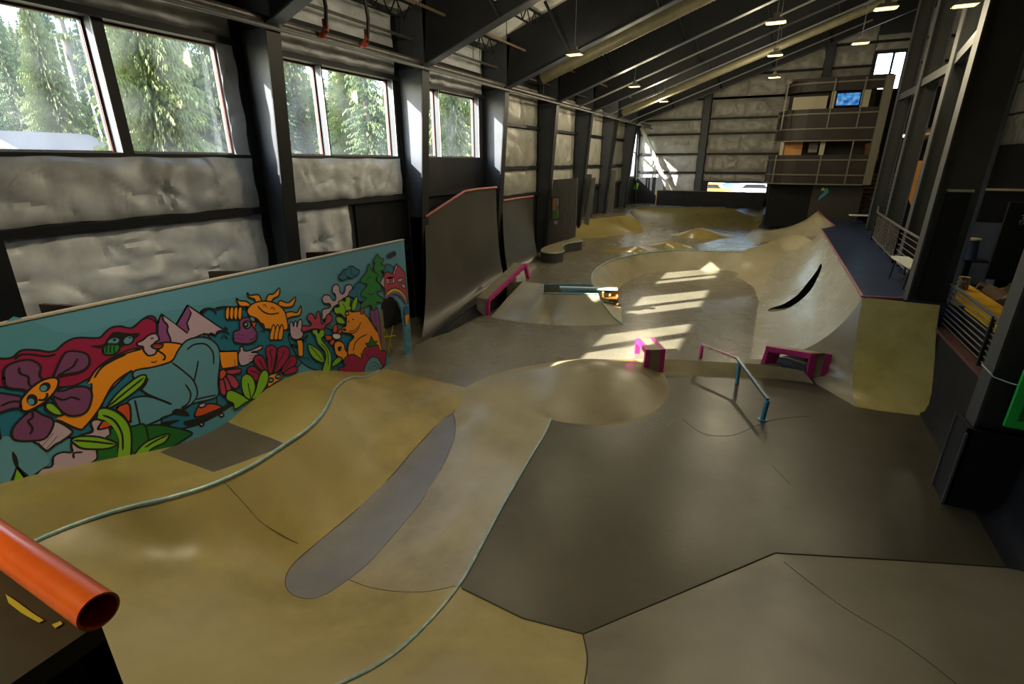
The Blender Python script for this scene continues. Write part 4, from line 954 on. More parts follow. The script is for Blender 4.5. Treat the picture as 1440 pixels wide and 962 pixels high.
# red flowers with eyes
for pl in ([(320, 690), (330, 655), (370, 650), (400, 680), (440, 700), (380, 750)], [(365, 620), (375, 580), (415, 575), (440, 610), (460, 680), (420, 680)], [(455, 610), (445, 530), (480, 505), (520, 530), (510, 600), (490, 690), (465, 690)], [(520, 600), (530, 530), (570, 512), (608, 540), (590, 610), (540, 670), (505, 690)],
           [(550, 680), (590, 610), (630, 575), (655, 600), (640, 650), (590, 690)], [(560, 700), (620, 655), (660, 655), (650, 690), (590, 705)]): fill(K3(pl), 'crimson')
for s_ in ([(480, 530), (475, 560), (488, 600), (480, 660)], [(565, 540), (555, 590), (530, 620), (515, 670)], [(400, 600), (420, 640), (445, 680)], [(620, 605), (590, 640), (565, 680)], [(345, 680), (380, 690), (410, 710)]): stroke(K3(s_), .016)
fill(K3([(460, 750), (470, 710), (520, 695), (555, 700), (555, 730), (500, 765), (460, 790)]), 'orange'); fill(K3(ell(530, 718, 20, 13, -.3)), 'jeans'); fill(K3(ell(480, 742, 18, 14, -.3)), 'jeans')
for pl in ([(135, 700), (180, 675), (270, 665), (275, 690), (220, 705), (170, 715)], [(180, 705), (230, 715), (265, 770), (240, 800), (200, 770)], [(160, 720), (190, 740), (215, 810), (195, 830), (170, 800)], [(135, 730), (160, 740), (178, 830), (150, 843), (133, 800)]): fill(K3(pl), 'rose')
fill(K3([(135, 680), (165, 670), (180, 700), (150, 735), (133, 730)]), 'red')
# lime cactus leaves
for pl in ([(175, 850), (190, 815), (230, 815), (300, 850), (345, 870), (300, 900), (235, 940), (225, 900), (185, 880)], [(300, 850), (280, 780), (285, 720), (320, 700), (360, 730), (375, 800), (345, 870)], [(375, 810), (400, 720), (430, 675), (460, 690), (458, 760), (400, 850), (350, 870)]): fill(K3(pl), 'lime')
stroke(K3([(325, 760), (335, 820), (345, 870)]), .016)
# fork flower and stick
fill(K3([(612, 440), (608, 360), (625, 350), (632, 380), (640, 345), (655, 350), (655, 385), (668, 340), (688, 335), (690, 380), (698, 440), (670, 465), (635, 465)]), 'lilac'); fill(K3([(655, 470), (690, 470), (698, 500), (698, 575), (680, 585), (665, 575), (660, 510)]), 'orange', False); fill(K3([(610, 510), (640, 500), (660, 515)]), 'lime', False); fill(K3([(695, 480), (730, 435), (712, 475)]), 'lime', False); stroke(K3([(705, 605), (720, 590), (742, 605)]), .014)
# clouds upper right
fill(K4([(460, 200), (462, 175), (480, 168), (490, 140), (515, 140), (530, 118), (560, 120), (575, 135), (598, 145), (590, 170), (565, 185), (545, 200), (520, 190), (500, 208), (475, 210)]), 'deep'); stroke(K4([(500, 140), (495, 160), (510, 185)]), .014); stroke(K4([(545, 125), (540, 160), (560, 180)]), .014)
fill(K4([(785, 50), (790, 35), (815, 22), (835, 15), (848, 32), (838, 48), (815, 58), (795, 62)]), 'black', line=False)
fill(K4([(590, 350), (560, 330), (510, 310), (520, 280), (555, 270), (570, 240), (600, 225), (640, 240), (640, 350)]), 'deep')
fill(K4([(760, 160), (770, 110), (800, 105), (825, 125), (830, 170)]), 'deep')
# coral, plants
fill(K4([(345, 450), (350, 410), (400, 395), (395, 370), (360, 368), (345, 340), (360, 312), (395, 315), (415, 345), (435, 345), (435, 310), (415, 290), (420, 250), (445, 240), (462, 260), (465, 290), (485, 305), (500, 280), (505, 250), (535, 240), (550, 265), (530, 290), (515, 320), (480, 340), (470, 370), (430, 385), (390, 440), (350, 480)]), 'lilac')
fill(K4([(205, 550), (215, 520), (265, 520), (270, 500), (245, 475), (255, 440), (280, 440), (300, 475), (310, 430), (325, 425), (335, 480), (345, 510), (365, 490), (375, 450), (400, 440), (415, 470), (400, 500), (370, 515), (350, 545), (290, 540), (220, 560)]), 'rose')
fill(K4([(345, 830), (370, 740), (360, 690), (315, 640), (300, 590), (280, 570), (282, 548), (310, 545), (320, 570), (335, 545), (360, 550), (358, 585), (340, 610), (380, 660), (408, 720), (405, 790), (395, 835)]), 'lime'); stroke(K4([(335, 640), (380, 690), (385, 790)]), .016)
fill(K4([(250, 645), (290, 660), (340, 700), (360, 765), (310, 755), (265, 710)]), 'lime'); stroke(K4([(262, 655), (310, 710), (352, 758)]), .014)
fill(K4([(408, 795), (430, 750), (485, 715), (478, 750), (440, 785)]), 'lime'); stroke(K4([(415, 790), (475, 725)]), .014)
fill(K4([(425, 420), (430, 395), (460, 390), (455, 360), (480, 345), (500, 355), (505, 325), (530, 325), (538, 350), (530, 380), (545, 400), (520, 430), (500, 465), (470, 440), (440, 440)]), 'lime'); stroke(K4([(485, 370), (500, 400), (505, 440)]), .014)
fill(K4([(545, 410), (550, 360), (582, 318), (582, 370), (565, 415)]), 'lime'); fill(K4([(440, 460), (480, 465), (500, 505), (450, 500)]), 'lime')
# daisy with butterfly petals
for pl in ([(418, 560), (425, 518), (445, 515), (445, 560)], [(450, 560), (475, 535), (480, 560), (460, 575)], [(365, 600), (375, 582), (410, 590), (405, 612), (380, 618)], [(395, 640), (410, 612), (430, 620), (415, 650)]): fill(K4(pl), 'red')
fill(K4([(412, 585), (425, 572), (455, 572), (472, 588), (460, 608), (430, 610)]), 'white'); stroke(K4([(385, 545), (395, 520), (408, 530), (400, 560)]), .014)
# small orange creature
fill(K4([(430, 690), (428, 640), (455, 622), (490, 640), (500, 680), (515, 700), (512, 750), (490, 768), (480, 740), (445, 720)]), 'orange'); fill(K4([(450, 665), (475, 658), (472, 685), (455, 690)]), 'black', line=False)
# conifer trees
fill(K4([(670, 410), (720, 400), (735, 480), (745, 640), (700, 640), (690, 520), (672, 460)]), 'plum', False); stroke(K4([(695, 430), (712, 520), (722, 600)]), .014)
fill(K4([(720, 35), (735, 60), (762, 70), (750, 92), (740, 100), (770, 120), (760, 145), (740, 150), (755, 180), (730, 240), (700, 150), (695, 110), (705, 95), (688, 90), (705, 60)]), 'green')
fill(K4([(662, 100), (680, 145), (725, 175), (705, 210), (735, 240), (748, 280), (715, 290), (720, 310), (758, 335), (750, 365), (715, 360), (705, 405), (690, 415), (672, 380), (640, 390), (612, 410), (608, 375), (645, 330), (612, 325), (610, 295), (650, 240), (612, 230), (608, 200), (645, 160)]), 'green')
stroke(K4([(645, 215), (660, 190), (680, 195)]), .014); stroke(K4([(650, 300), (680, 310), (700, 290)]), .014)
# castle hill, rainbow, window
fill(K4([(745, 240), (765, 170), (785, 152), (820, 170), (848, 98), (905, 160), (925, 370), (890, 330), (850, 290), (800, 290), (772, 320), (768, 270)]), 'rose', False); fill(K4([(820, 170), (848, 98), (852, 130), (840, 150), (838, 170)]), 'lilac', False); fill(K4([(735, 230), (765, 175), (765, 260)]), 'lilac', False)
fill(K4([(782, 198), (830, 190), (832, 228), (785, 236)]), 'white', False); fill(K4([(790, 202), (825, 197), (825, 222), (792, 228)]), 'rose', False, w=.01)
for e in (ell(872, 210, 20, 13, -.5), ell(895, 250, 12, 16, -.4)): fill(K4(e), 'lilac')
for off, cl_ in ((0, 'red'), (9, 'yellow'), (18, 'lime'), (27, 'plum')):
    stroke(K4([(772, 322+off*.4), (790, 292+off), (830, 270+off), (870, 282+off), (900, 318+off*.9), (918, 372+off*.1)]), .05, col=cl_)
stroke(K4([(772, 316), (790, 285), (830, 264), (872, 275), (905, 312), (924, 370)]), .018)
# bear
fill(K4([(520, 720), (525, 640), (560, 595), (520, 570), (480, 560), (480, 530), (505, 520), (508, 465), (500, 430), (520, 415), (545, 425), (595, 420), (605, 403), (630, 408), (632, 440), (680, 490), (720, 560), (740, 640), (745, 690), (700, 720), (615, 760), (580, 770), (560, 720)]), 'orange')
stroke(K4([(520, 565), (550, 570), (585, 545), (605, 490)])); stroke(K4([(525, 555), (560, 550), (590, 520)]), .014)
for i in range(5): stroke(K4([(530+i*13, 552-i*6), (534+i*13, 566-i*6)]), .010, smooth=False)
fill(K4(ell(494, 545, 14, 9, .1)), 'black', line=False); fill(K4(ell(523, 490, 5, 6)), 'black', line=False); fill(K4(ell(552, 476, 5, 6)), 'black', line=False); fill(K4([(600, 430), (608, 412), (625, 420), (618, 442)]), 'rose', w=.014); fill(K4([(500, 445), (505, 428), (520, 425), (522, 445)]), 'orange')
stroke(K4([(555, 690), (565, 640), (600, 600), (650, 575)])); stroke(K4([(560, 700), (570, 760), (590, 768), (612, 745), (605, 700)])); stroke(K4([(645, 450), (690, 520), (715, 560)]))
# berries and web
fill(K4([(455, 830), (465, 800), (495, 795), (490, 750), (520, 720), (560, 715), (610, 740), (620, 690), (645, 662), (690, 655), (720, 650), (735, 685), (770, 690), (775, 740), (755, 800), (630, 850), (560, 855), (480, 845)]), 'crimson')
stroke(K4([(500, 830), (490, 800), (520, 760)]), .014); stroke(K4([(660, 740), (640, 700), (670, 680)]), .014); fill(K4([(635, 640), (660, 635), (675, 585), (695, 625), (718, 620), (700, 655), (660, 662)]), 'dgreen', False)
fill(K4([(630, 845), (640, 780), (680, 730), (720, 740), (750, 790), (752, 800), (720, 820), (700, 840)]), 'jeans')
for a_ in ((640, 790), (665, 745), (700, 732), (735, 765), (752, 798)): stroke(K4([a_, (690, 835)]), .010, smooth=False)
stroke(K4([(655, 815), (670, 780), (700, 765), (725, 790), (735, 808)]), .010); stroke(K4([(670, 825), (680, 800), (700, 790), (718, 812)]), .010)
# slim motifs on the door jamb
fill(K4([(900, 395), (925, 390), (930, 450), (905, 455)]), 'deep', False, w=.012); fill(K4([(905, 450), (932, 440), (928, 480), (915, 520), (905, 480)]), 'orange', w=.012); stroke(K4([(925, 560), (930, 540), (938, 590), (935, 620), (925, 620), (925, 560)]), .012); stroke(K4([(922, 700), (930, 660), (945, 690)]), .012)
mb.build('painted_scene', mmats, t)
# clutter behind the arched opening
t = thing('stored_timber', (-6.9, 7.2, 0), 'stacked brown boards stored behind the arched opening of the mural wall', 'boards')
for i in range(3): MB().box((-7.1+.1*i, 6.95+.25*i, 0), (-7.05+.1*i, 7.2+.25*i, .9+.15*(i % 2))).build('board', OAK if i == 1 else WOOD, t)
t = thing('yellow_trestle', (-6.6, 7.35, 0), 'crossed yellow metal legs visible inside the arched opening', 'trestle')
YM = M('yellow painted metal', (.65, .5, .02), .4)
for a, b in (((541, 462), (551, 490)), ((553, 458), (546, 492)), ((539, 474), (556, 472))):
    p, q = PX(*a, -6.6), PX(*b, -6.6); MB().tube([p, q], .012, 8).build('leg', YM, t)
for q in ((547, 491),): p = PX(*q, -6.6); MB().tube([p, (p.x, p.y, 0.0)], .012, 8).build('foot', YM, t)

# ---------------------------------------------------------------- ceiling equipment
LENS = emit('warm lamp lens', (1.0, .66, .22), .9); LENS.node_tree.nodes['Principled BSDF'].inputs['Base Color'].default_value = (.02, .02, .02, 1)
HOUS = M('lamp housing', (.12, .115, .09), .45)
def lamp(x, y, z, label, power=18):
    t = thing('high_bay_lamp', (x, y, z), label, 'lamp', 'hanging high bay lamps')
    zc = ceil_z(x)-.05
    MB().tube([(x, y, z+.16), (x, y, max(zc, z+.5))], .008, 6).build('hanging_rod', STEELL, t)
    MB().box((x-.06, y-.05, z+.08), (x+.06, y+.05, z+.17)).build('ballast', HOUS, t)
    b = MB(); b.hexa([(x-.19,y-.14,z),(x+.19,y-.14,z),(x+.19,y+.14,z),(x-.19,y+.14,z),(x-.12,y-.08,z+.08),(x+.12,y-.08,z+.08),(x+.12,y+.08,z+.08),(x-.12,y+.08,z+.08)])
    b.build('housing', HOUS, t)
    MB().box((x-.16, y-.11, z-.012), (x+.16, y+.11, z-.002)).build('lens', LENS, t)
    l = bpy.data.lights.new('lamp_light', 'SPOT' if y < 4 else 'POINT'); l.energy = LAMP_W*power; l.color = (1.0, .86, .58); l.shadow_soft_size = .2 if y > 4 else .4
    if y < 4: l.spot_size = math.radians(125); l.spot_blend = 1.0
    o = bpy.data.objects.new('lamp_light', l); C.objects.link(o); o.parent = t; o.location = (0, 0, -.28)
lam = [(PY(808, 77, 13), 'large lamp below the ribbed duct, nearest visible of its row'), (PY(892, 122, 18.6), 'second lamp of the left row, hanging under the rafters'), (PY(933, 143, 23.2), 'small lamp of the left row close to the back wall insulation'),
       (PY(1091, 32, 13), 'top lamp of the middle row on a long rod'), (PY(1090, 78, 17.1), 'middle lamp of the middle row'), (PY(1089, 109, 21.6), 'lowest lamp of the middle row in front of the back wall'),
       (PY(1246, 12, 13), 'lamp at the top beside the bright high window'), (PY(1210, 61, 17.1), 'lamp just left of the bright high window'), (PY(1357, 8, 13.5), 'lamp between the interior columns at the top right')]
for p, s in lam: lamp(p.x, p.y, p.z, s, 16 if p.y < 14 else 22 if p.y < 20 else 55)
for x, z in ((-4.2, 6.2), (-.5, 6.45), (1.5, 6.5)):
    for y, s in ((8.0, 'first lamp toward the viewer'), (3.0, 'lamp almost above the viewer'), (-2.0, 'added fill lamp behind the viewer, off its place')):
        if x > -1 and y < 4 or x > 1: continue
        px_ = x+1.3 if y < 0 else x  # rear lamp is added fill, shifted inward to brighten the orange pipe
        lamp(px_, y, z, '%s in the %s row above the frame' % (s, {-4.2: 'left', -.5: 'middle', 1.5: 'right'}[x]), (18 if y > 5 else 120 if y > 0 else 190) if x < -1 else 7)
lamp(6.2, 14, 6.4, 'lamp over the foam pit aisle', 6); lamp(6.0, 20.5, 6.4, 'added unseen lamp lighting the orange panels in the far right aisle', 9)  # far right lamp is added out of view to light the orange panels
# sprinkler pipes
PIPE = M('dull galvanised pipe', (.17, .16, .145), .42, metal=.4, c2=(.11, .10, .09), scale=7.)
PIPEB = M('brownish sprinkler pipe', (.20, .14, .09), .5, c2=(.13, .09, .06), scale=6.)
REDV = M('red painted fitting', (.45, .06, .03), .45)
def pipe(a, b, r, label, mat=None, hang=()):
    a, b = Vector(a), Vector(b); t = thing('sprinkler_pipe', a.lerp(b, .5), label, 'pipe', 'overhead sprinkler pipes')
    MB().tube([a, b], r, 10).build('pipe_run', mat or PIPE, t)
    for s in hang:
        p = a.lerp(b, s); MB().tube([p, (p.x, p.y, ceil_z(p.x)-.2)], .009, 5).build('hanger_rod', STEELD, t)
    return t
pipe((-7.10, -8, 5.78), (-7.10, BY-.3, 5.78), .055, 'thick sprinkler main running the whole hall along the left columns', hang=(.35, .5, .6, .72, .85))
pipe((-6.98, -8, 5.66), (-6.98, BY-.3, 5.66), .03, 'thinner bright pipe right below the sprinkler main', STEELL)
pa = PZ(713, 100, 6.25); pipe((pa.x, -6, 6.25), (pa.x, 31, 6.25), .028, 'second sprinkler line right of the main, higher under the roof', hang=(.42, .5, .58, .66, .8))
pb = PZ(690, 50, 6.6); pipe((pb.x, -6, 6.6), (pb.x, 30, 6.6), .028, 'third brownish sprinkler line crossing below the rafters', PIPEB, hang=(.42, .52, .62, .74))
for (x, y), s in (((517, 60), 'in front of the second window pair'), ((459, 47), 'farther left over the second window pair')):
    q = PX(x, y, -6.9); t = thing('sprinkler_riser', q, 'dark inclined pipe with red elbow %s' % s, 'pipe', 'inclined pipes with red elbows')
    MB().tube([q, q+Vector((.10, -.05, .35)), q+Vector((.22, -.35, 1.25))], .03, 8).build('pipe_run', STEELD, t)
    MB().tube([q+Vector((0, 0, .2)), q+Vector((.0, 0, .06)), q+Vector((-.08, 0, -.02)), q+Vector((-.16, 0, -.02))], .05, 10).build('elbow', REDV, t)
for i, (y, zo) in enumerate(((19.6, .0), (23.4, .0), (27.3, 0))):
    t = pipe((-7.0, y, raf_z(-7.0)-.02), (2.6, y, raf_z(2.6)-.02), .03, 'sprinkler branch line rising parallel to the roof in bay %s from the windows' % ['two', 'three', 'four'][i], STEELL)
# ducts
DUCT = M('yellowish fabric duct', (.17, .155, .09), .5, c2=(.12, .11, .065), scale=4.)
def duct(a, b, r, label, ribs=90):
    a, b = Vector(a), Vector(b); t = thing('ribbed_duct', a.lerp(b, .5), label, 'duct', 'ribbed ducts under the roof')
    pts = []; rr = []
    for i in range(ribs*2+1):
        pts.append(a.lerp(b, i/(ribs*2))); rr.append(r*(1.0 if i % 2 else .93))
    MB().tube(pts, rr, 16).build('duct_tube', DUCT, t)
    MB().beam(a+Vector((0, 0, r+.05)), b+Vector((0, 0, r+.05)), .06, .06).build('support_track', STEELL, t)
    MB().tube([a+Vector((-.02, 0, 0)), a+Vector((.10, 0, .04))], r*1.06, 16).build('end_collar', STEELD, t)
d0, d1 = PY(758, 112, 15.2), PY(968, 8, 15.2); duct(d0, d1.lerp(d0, -1.2), .17, 'large ribbed yellowish duct climbing along the rafters at top centre')
d0, d1 = PY(872, 160, 23.0), PY(1250, 0, 23.0); duct(d0, d1.lerp(d0, -.2), .14, 'thin farther ribbed duct climbing toward the upper right')
# bar joists under the insulation, bays in view
for k, ya in enumerate(COLY[4:9]):
    yb = ya+3.86
    for i in range(9):
        x = -7.3+1.3*i; z1 = ceil_z(x)-.14; z0 = z1-.32
        if k > 2 and i > 5: continue
        b = MB(); b.beam((x, ya+.02, z1), (x, yb-.02, z1), .06, .035); b.beam((x, ya+.45, z0), (x, yb-.45, z0), .05, .03)
        n = 8
        for j in range(n):
            s0 = ya+.08+(yb-ya-.16)*j/n; s1 = s0+(yb-ya-.16)/n; m_ = (s0+s1)/2
            b.beam((x, s0, z1), (x, m_, z0), .02, .02); b.beam((x, m_, z0), (x, s1, z1), .02, .02)
        tag(b.build('bar_joist', STEELD), 'open web joist under the ceiling, %s bay, line %s from the left wall' % (['nearest', 'second', 'third', 'fourth', 'fifth'][k], ['one', 'two', 'three', 'four', 'five', 'six', 'seven', 'eight', 'nine'][i]), 'joist', 'open web roof joists')
# diagonal brace and tubes in the back left corner
a, b = PY(902, 182, 32.5), PY(951, 278, 32.5); b.z = 1.3; a.z += .1
tag(MB().beam(a, b, .22, .22).build('diagonal_brace', M('cream painted steel', (.42, .40, .34), .5)), 'pale diagonal brace beam in the sunlit back left corner', 'brace')
for i, (x, x2) in enumerate(((892, 886), (899, 895))):
    a, b = PY(x, 180, 32.0), PY(x2, 262, 32.0); b.z = 1.3; b.x = max(b.x, WX+.15); a.x = max(a.x, WX+.15)
    tag(MB().tube([a, b], .04, 8).build('corner_pipe', STEELD), 'thin vertical pipe in the back left corner, %s one' % ('left', 'right')[i], 'pipe')

# ---------------------------------------------------------------- mid hall items
# low black wall in front of the back wall
a = PY(925, 268, 32.0); b = PY(1077, 266, 32.0)
t = thing('low_black_wall', (a.lerp(b, .5).x, 32, 1.3), 'long low black wall behind the far bowl, under the strip window', 'partition')
MB().box((a.x, 31.9, 1.3), (b.x, 32.1, a.z)).build('panel', BLACKW, t)
MB().box((a.x-.06, 31.88, 1.3), (a.x-.005, 32.12, a.z+.02)).build('yellow_edge', M('yellowish raw timber', (.42, .30, .10), .6), t)
MB().box((a.x, 31.88, a.z), (b.x, 32.12, a.z+.03)).build('cap', M('dull brown cap rail', (.12, .10, .07), .6), t)
t = thing('corner_black_board', (-7, 32.8, 1.3), 'dark board with a green letter W in the back left corner', 'board')
a = PY(882, 249, 32.75); b = PY(934, 250, 32.75)
MB().box((-7.75, 32.72, 1.3), (b.x, 32.8, a.z)).build('panel', BLACKW, t)
GREENW = M('lime green paint', (.30, .85, .03), .5)
def glyph(px, Y, w, mat, parent, name='letter'):
    pts = [PY(x, y, Y) for x, y in px]; mb = MB()
    for p, q in zip(pts[:-1], pts[1:]): mb.beam(p, q, .012, w, up=(0, 0, 1)) if abs((q-p).z) < 1e-6 else mb.beam(p, q, w, .012, up=(0, 1, 0))
    return mb.build(name, mat, parent)
glyph([(888, 257.5), (890, 266), (892.5, 260), (894.5, 266), (897, 257.5)], 32.70, .15, GREENW, t)
# boards leaning in the left bays
GB1 = M('weathered grey board', (.15, .14, .13), .6, c2=(.10, .095, .085), scale=4., stretch=(6, 6, .6))
def board(px, Y, th, label, mat):
    pts = [PY(x, y, Y) for x, y in px]
    return tag(MB().prism(pts, (0, th, 0)).build('plywood_board', mat), label, 'board')
pb_ = board([(778, 253), (812, 250), (809, 333), (766, 350)], 18.1, .05, 'grey upright board behind the curved ledge carrying a colourful picture', GB1)
board([(817, 245), (832, 245), (833, 306), (822, 305)], 22.3, .04, 'narrow grey board standing in the bay behind the picture board', GB1)
board([(852, 240), (866, 239), (862, 299), (846, 301)], 26.0, .04, 'grey leaning board near the far left bank', GB1)
board([(833, 250), (838, 250), (827, 318), (820, 318)][::-1], 22.0, .03, 'thin pale board edge leaning in the third dark bay', STEELL)
t = thing('framed_picture', PY(780, 292, 18.05), 'tall colourful framed picture in orange, blue and green on the grey board', 'picture')
pq = [PY(x, y, 18.06) for x, y in ((775.5, 277), (787, 276), (786, 308), (775.5, 310))]
MB().prism(pq, (0, -.03, 0)).build('frame', M('dark olive frame', (.06, .045, .02), .5), t)
for nm, px, col in (('picture_field', [(777, 278.5), (785.7, 278), (785, 307), (777, 308.5)], (.16, .20, .26)), ('orange_area', [(777.5, 280), (782.5, 279), (781.5, 291), (779.5, 297), (777.5, 294)], (.50, .17, .04)),
                    ('green_area', [(777.3, 298), (781, 295), (783.5, 300), (783.5, 306), (777.2, 308)], (.06, .22, .05)), ('yellow_area', [(784, 295), (785.6, 294), (785.2, 305), (783.8, 305.5)], (.45, .28, .05)), ('pale_area', [(783, 280), (785.4, 279.5), (785, 290), (783, 288)], (.35, .38, .34))):
    MB().prism([PY(x, y, 18.025 if nm == 'picture_field' else 18.02) for x, y in px], (0, -.004, 0)).build(nm, M('picture '+nm, col, .5), t)
MB().prism([PY(x, y, 18.08) for x, y in ((779.5, 310.5), (784, 310), (784, 315), (779.5, 315.5))], (0, -.02, 0)).build('caption_card', M('pale paper', (.45, .36, .32), .7), t)
# curved ledge
zt = .98
tp = crom([PZ(x, y, zt) for x, y in ((761, 354), (764, 348), (780, 342), (800, 336), (814, 334), (818, 336), (818, 339.5), (806, 341), (796, 343), (791, 347), (793, 352), (790, 355), (776, 356.5))], 3, True)
t = thing('curved_ledge', PZ(788, 352, D), 'low S-shaped concrete ledge with teal edge by the left columns', 'skate ledge')
MB().prism([Vector((p.x, p.y, D)) for p in tp], (0, 0, zt-D-.005)).build('body', M('dark ledge side', (.05, .045, .04), .6), t)
MB().prism([Vector((p.x, p.y, zt-.02)) for p in tp], (0, 0, .02)).build('top', BRICKC, t)
MB().tube(tp[15:]+[tp[0]], .022, 6).build('steel_edge', TEAL, t)

# pink hubba ledge
t = thing('hubba_ledge', (-6.2, 11.5, 0), 'sloping concrete hubba ledge with pink steel edge beside the cream bank', 'skate ledge')
n0, n1 = Vector((-6.13, 10.92, .44)), Vector((-5.94, 12.75, 1.06)); wd = Vector((-.36, 0, 0))
MB().hexa([n0+wd-Vector((0,0,.09)), n0-Vector((0,0,.09)), n1-Vector((0,0,.09)), n1+wd-Vector((0,0,.09)), n0+wd, n0, n1, n1+wd]).build('top_slab', BRICKC, t)
MB().hexa([(-6.50,10.90,0),(-6.20,10.90,0),(-6.20,11.05,0),(-6.50,11.05,0),(-6.49,10.92,.35),(-6.20,10.92,.35),(-6.20,11.07,.40),(-6.49,11.07,.40)]).build('end_block', BRICKC, t)
MB().beam(n0+Vector((.012, -.01, -.04)), n1+Vector((.012, 0, -.04)), .03, .09).build('steel_edge', PINK, t)
MB().beam(n0+Vector((-.02, -.01, .005)), n1+Vector((-.02, 0, .005)), .07, .012).build('top_angle', PINK, t)
MB().beam((-6.17, 10.93, 0), n0+Vector((-.02, 0, -.05)), .09, .09).build('leg', PINK, t)
MB().beam((-5.84, 12.74, D), n1+Vector((-.01, 0, -.03)), .08, .10).build('leg', PINK, t)
MB().hexa([(-6.44,11.05,0),(-6.40,11.05,0),(-6.22,12.7,.6),(-6.26,12.7,.6),(-6.44,11.05,.42),(-6.40,11.05,.42),(-6.22,12.7,.98),(-6.26,12.7,.98)]).build('hollow_shade_panel', BLACKW, t)  # black sheet stands in for the shade inside the hollow ledge

# centre ledge table
def ledge(far, near, w, ztop, zf, zn, label, slope=0):
    """ledge table: far / near = centre of the two ends on plan, w = width"""
    far, near = Vector(far), Vector(near); ax = (far-near).normalized(); r = Vector((-ax.y, ax.x)) if 0 else Vector((ax.y, -ax.x))
    if r.x < 0: r = -r
    def q(c, s, z): p = c+r*(w/2*s); return Vector((p.x, p.y, z))
    t = thing('ledge_table', (near.x, near.y, zn), label, 'skate ledge')
    MB().hexa([q(near,-.55,ztop-.07), q(near,.55,ztop-.07), q(far,.55,ztop-.07), q(far,-.55,ztop-.07), q(near,-.55,ztop), q(near,.55,ztop), q(far,.55,ztop), q(far,-.55,ztop)]).build('top_slab', BRICKC, t)
    for s in (-1, 1):
        s0, s1 = (s*.55, s*1.0)
        a, b = min(s0, s1), max(s0, s1)
        MB().hexa([q(near,a,ztop-.08), q(near,b,ztop-.08), q(far,b,ztop-.08), q(far,a,ztop-.08), q(near,a,ztop+.006), q(near,b,ztop+.006), q(far,b,ztop+.006), q(far,a,ztop+.006)]).build('steel_edge', PINK, t)
    for c_, z, nm, sg in ((near, zn, 'near', 1), (far, zf, 'far', -1)):
        d = ax*(.06*sg); e = c_+Vector((d.x, d.y))
        MB().hexa([q(c_,-.5,z), q(c_,.5,z), q(e,.5,z), q(e,-.5,z), q(c_,-.5,ztop-.07), q(c_,.5,ztop-.07), q(e,.5,ztop-.07), q(e,-.5,ztop-.07)]).build('end_panel', BRICKC, t)
        for s in (-1, 1):
            a, b = min(s*.5, s), max(s*.5, s); o = Vector((ax.x, ax.y))*(-.008*sg); c2 = c_+o
            MB().hexa([q(c2,a,z), q(c2,b,z), q(e,b,z), q(e,a,z), q(c2,a,ztop-.01), q(c2,b,ztop-.01), q(e,b,ztop-.01), q(e,a,ztop-.01)]).build('leg', PINK, t)
    return t
ledge((-1.90, 10.02), (-1.56, 9.44), .40, .32, 0, -.2, 'small concrete ledge with pink ends standing in the sunlight at the centre')
t = thing('ledge_table', (1.0, 10.5, -.2), 'larger pink edged ledge standing against the pale quarter pipe', 'skate ledge')
A3, B3, C3, D3 = (Vector((x, y, .36)) for x, y in ((.38, 10.50), (1.14, 10.43), (1.50, 10.57), (.72, 10.66)))
MB().prism([A3, B3, C3, D3][::-1], (0, 0, -.07)).build('top_slab', BRICKC, t)
MB().beam(A3.lerp(B3, -.01)+Vector((0, 0, -.045)), B3.lerp(A3, -.01)+Vector((0, 0, -.045)), .03, .11).build('steel_edge', PINK, t)
MB().prism([A3+Vector((0, 0, .004)), B3+Vector((0, 0, .004)), B3+Vector((0, .035, .004)), A3+Vector((0, .035, .004))], (0, 0, .004)).build('steel_edge', PINK, t)
for a, b, nm, m_ in ((0, .33, 'leg', PINK), (.33, .68, 'end_panel', BRICKC), (.68, 1.0, 'leg', PINK)):
    p, q = B3.lerp(C3, a), B3.lerp(C3, b); o3 = Vector((-.02, .05, 0)) if nm == 'leg' else Vector((-.02, .05, 0))
    f3 = Vector((.004, -.012, 0)) if nm == 'leg' else Vector((0, 0, 0))
    MB().hexa([(p.x+f3.x, p.y+f3.y, L), (q.x+f3.x, q.y+f3.y, L), (q.x+o3.x, q.y+o3.y, L), (p.x+o3.x, p.y+o3.y, L), p+f3, q+f3, q+o3, p+o3]).build(nm, m_, t)
MB().hexa([(.33, 10.49, 0), (.40, 10.485, 0), (.62, 10.62, 0), (.55, 10.63, 0), A3+Vector((0, 0, -.01)), A3+Vector((.06, -.006, -.01)), D3+Vector((-.05, -.02, -.01)), D3+Vector((-.12, -.02, -.01))]).build('leg', PINK, t)
mb = MB(); mb.tube([(.62, 10.60, .08), (.75, 10.58, .06), (1.12, 10.56, -.02)], [.07, .12, .13], 14); mb.build('shade_under_ledge', M('dark shade tone', (.035, .04, .05), .5), t)  # dark tube stands in for the shaded slope under the ledge

# flat-down rail
t = thing('grind_rail', (-.02, 9.75, -.2), 'kinked grind rail, pink at its high end and blue at its low end', 'grind rail')
r0, r1, r2 = Vector((-.80, 10.28, .28)), Vector((-.10, 9.80, .27)), Vector((.46, 8.33, .18))
MB().beam(r0, r1, .04, .04).build('pink_bar', M('worn pink rail', (.48, .12, .22), .35, metal=.2, c2=(.45, .38, .36), scale=10.), t)
MB().beam(r1, r2, .045, .045).build('blue_bar', M('worn blue grey rail', (.17, .23, .28), .3, metal=.4, c2=(.07, .15, .20), scale=10.), t)
MB().tube([r0+Vector((.01, 0, -.02)), (-.78, 10.22, 0)], .035, 12).build('pink_post', PINK, t)
MB().tube([r1+Vector((.05, -.08, -.02)), (-.03, 9.72, -.2)], .035, 12).build('blue_post', BLUEP, t)
MB().tube([r2+Vector((0, .02, -.02)), (.44, 8.35, -.2)], .04, 12).build('blue_post', BLUEP, t)
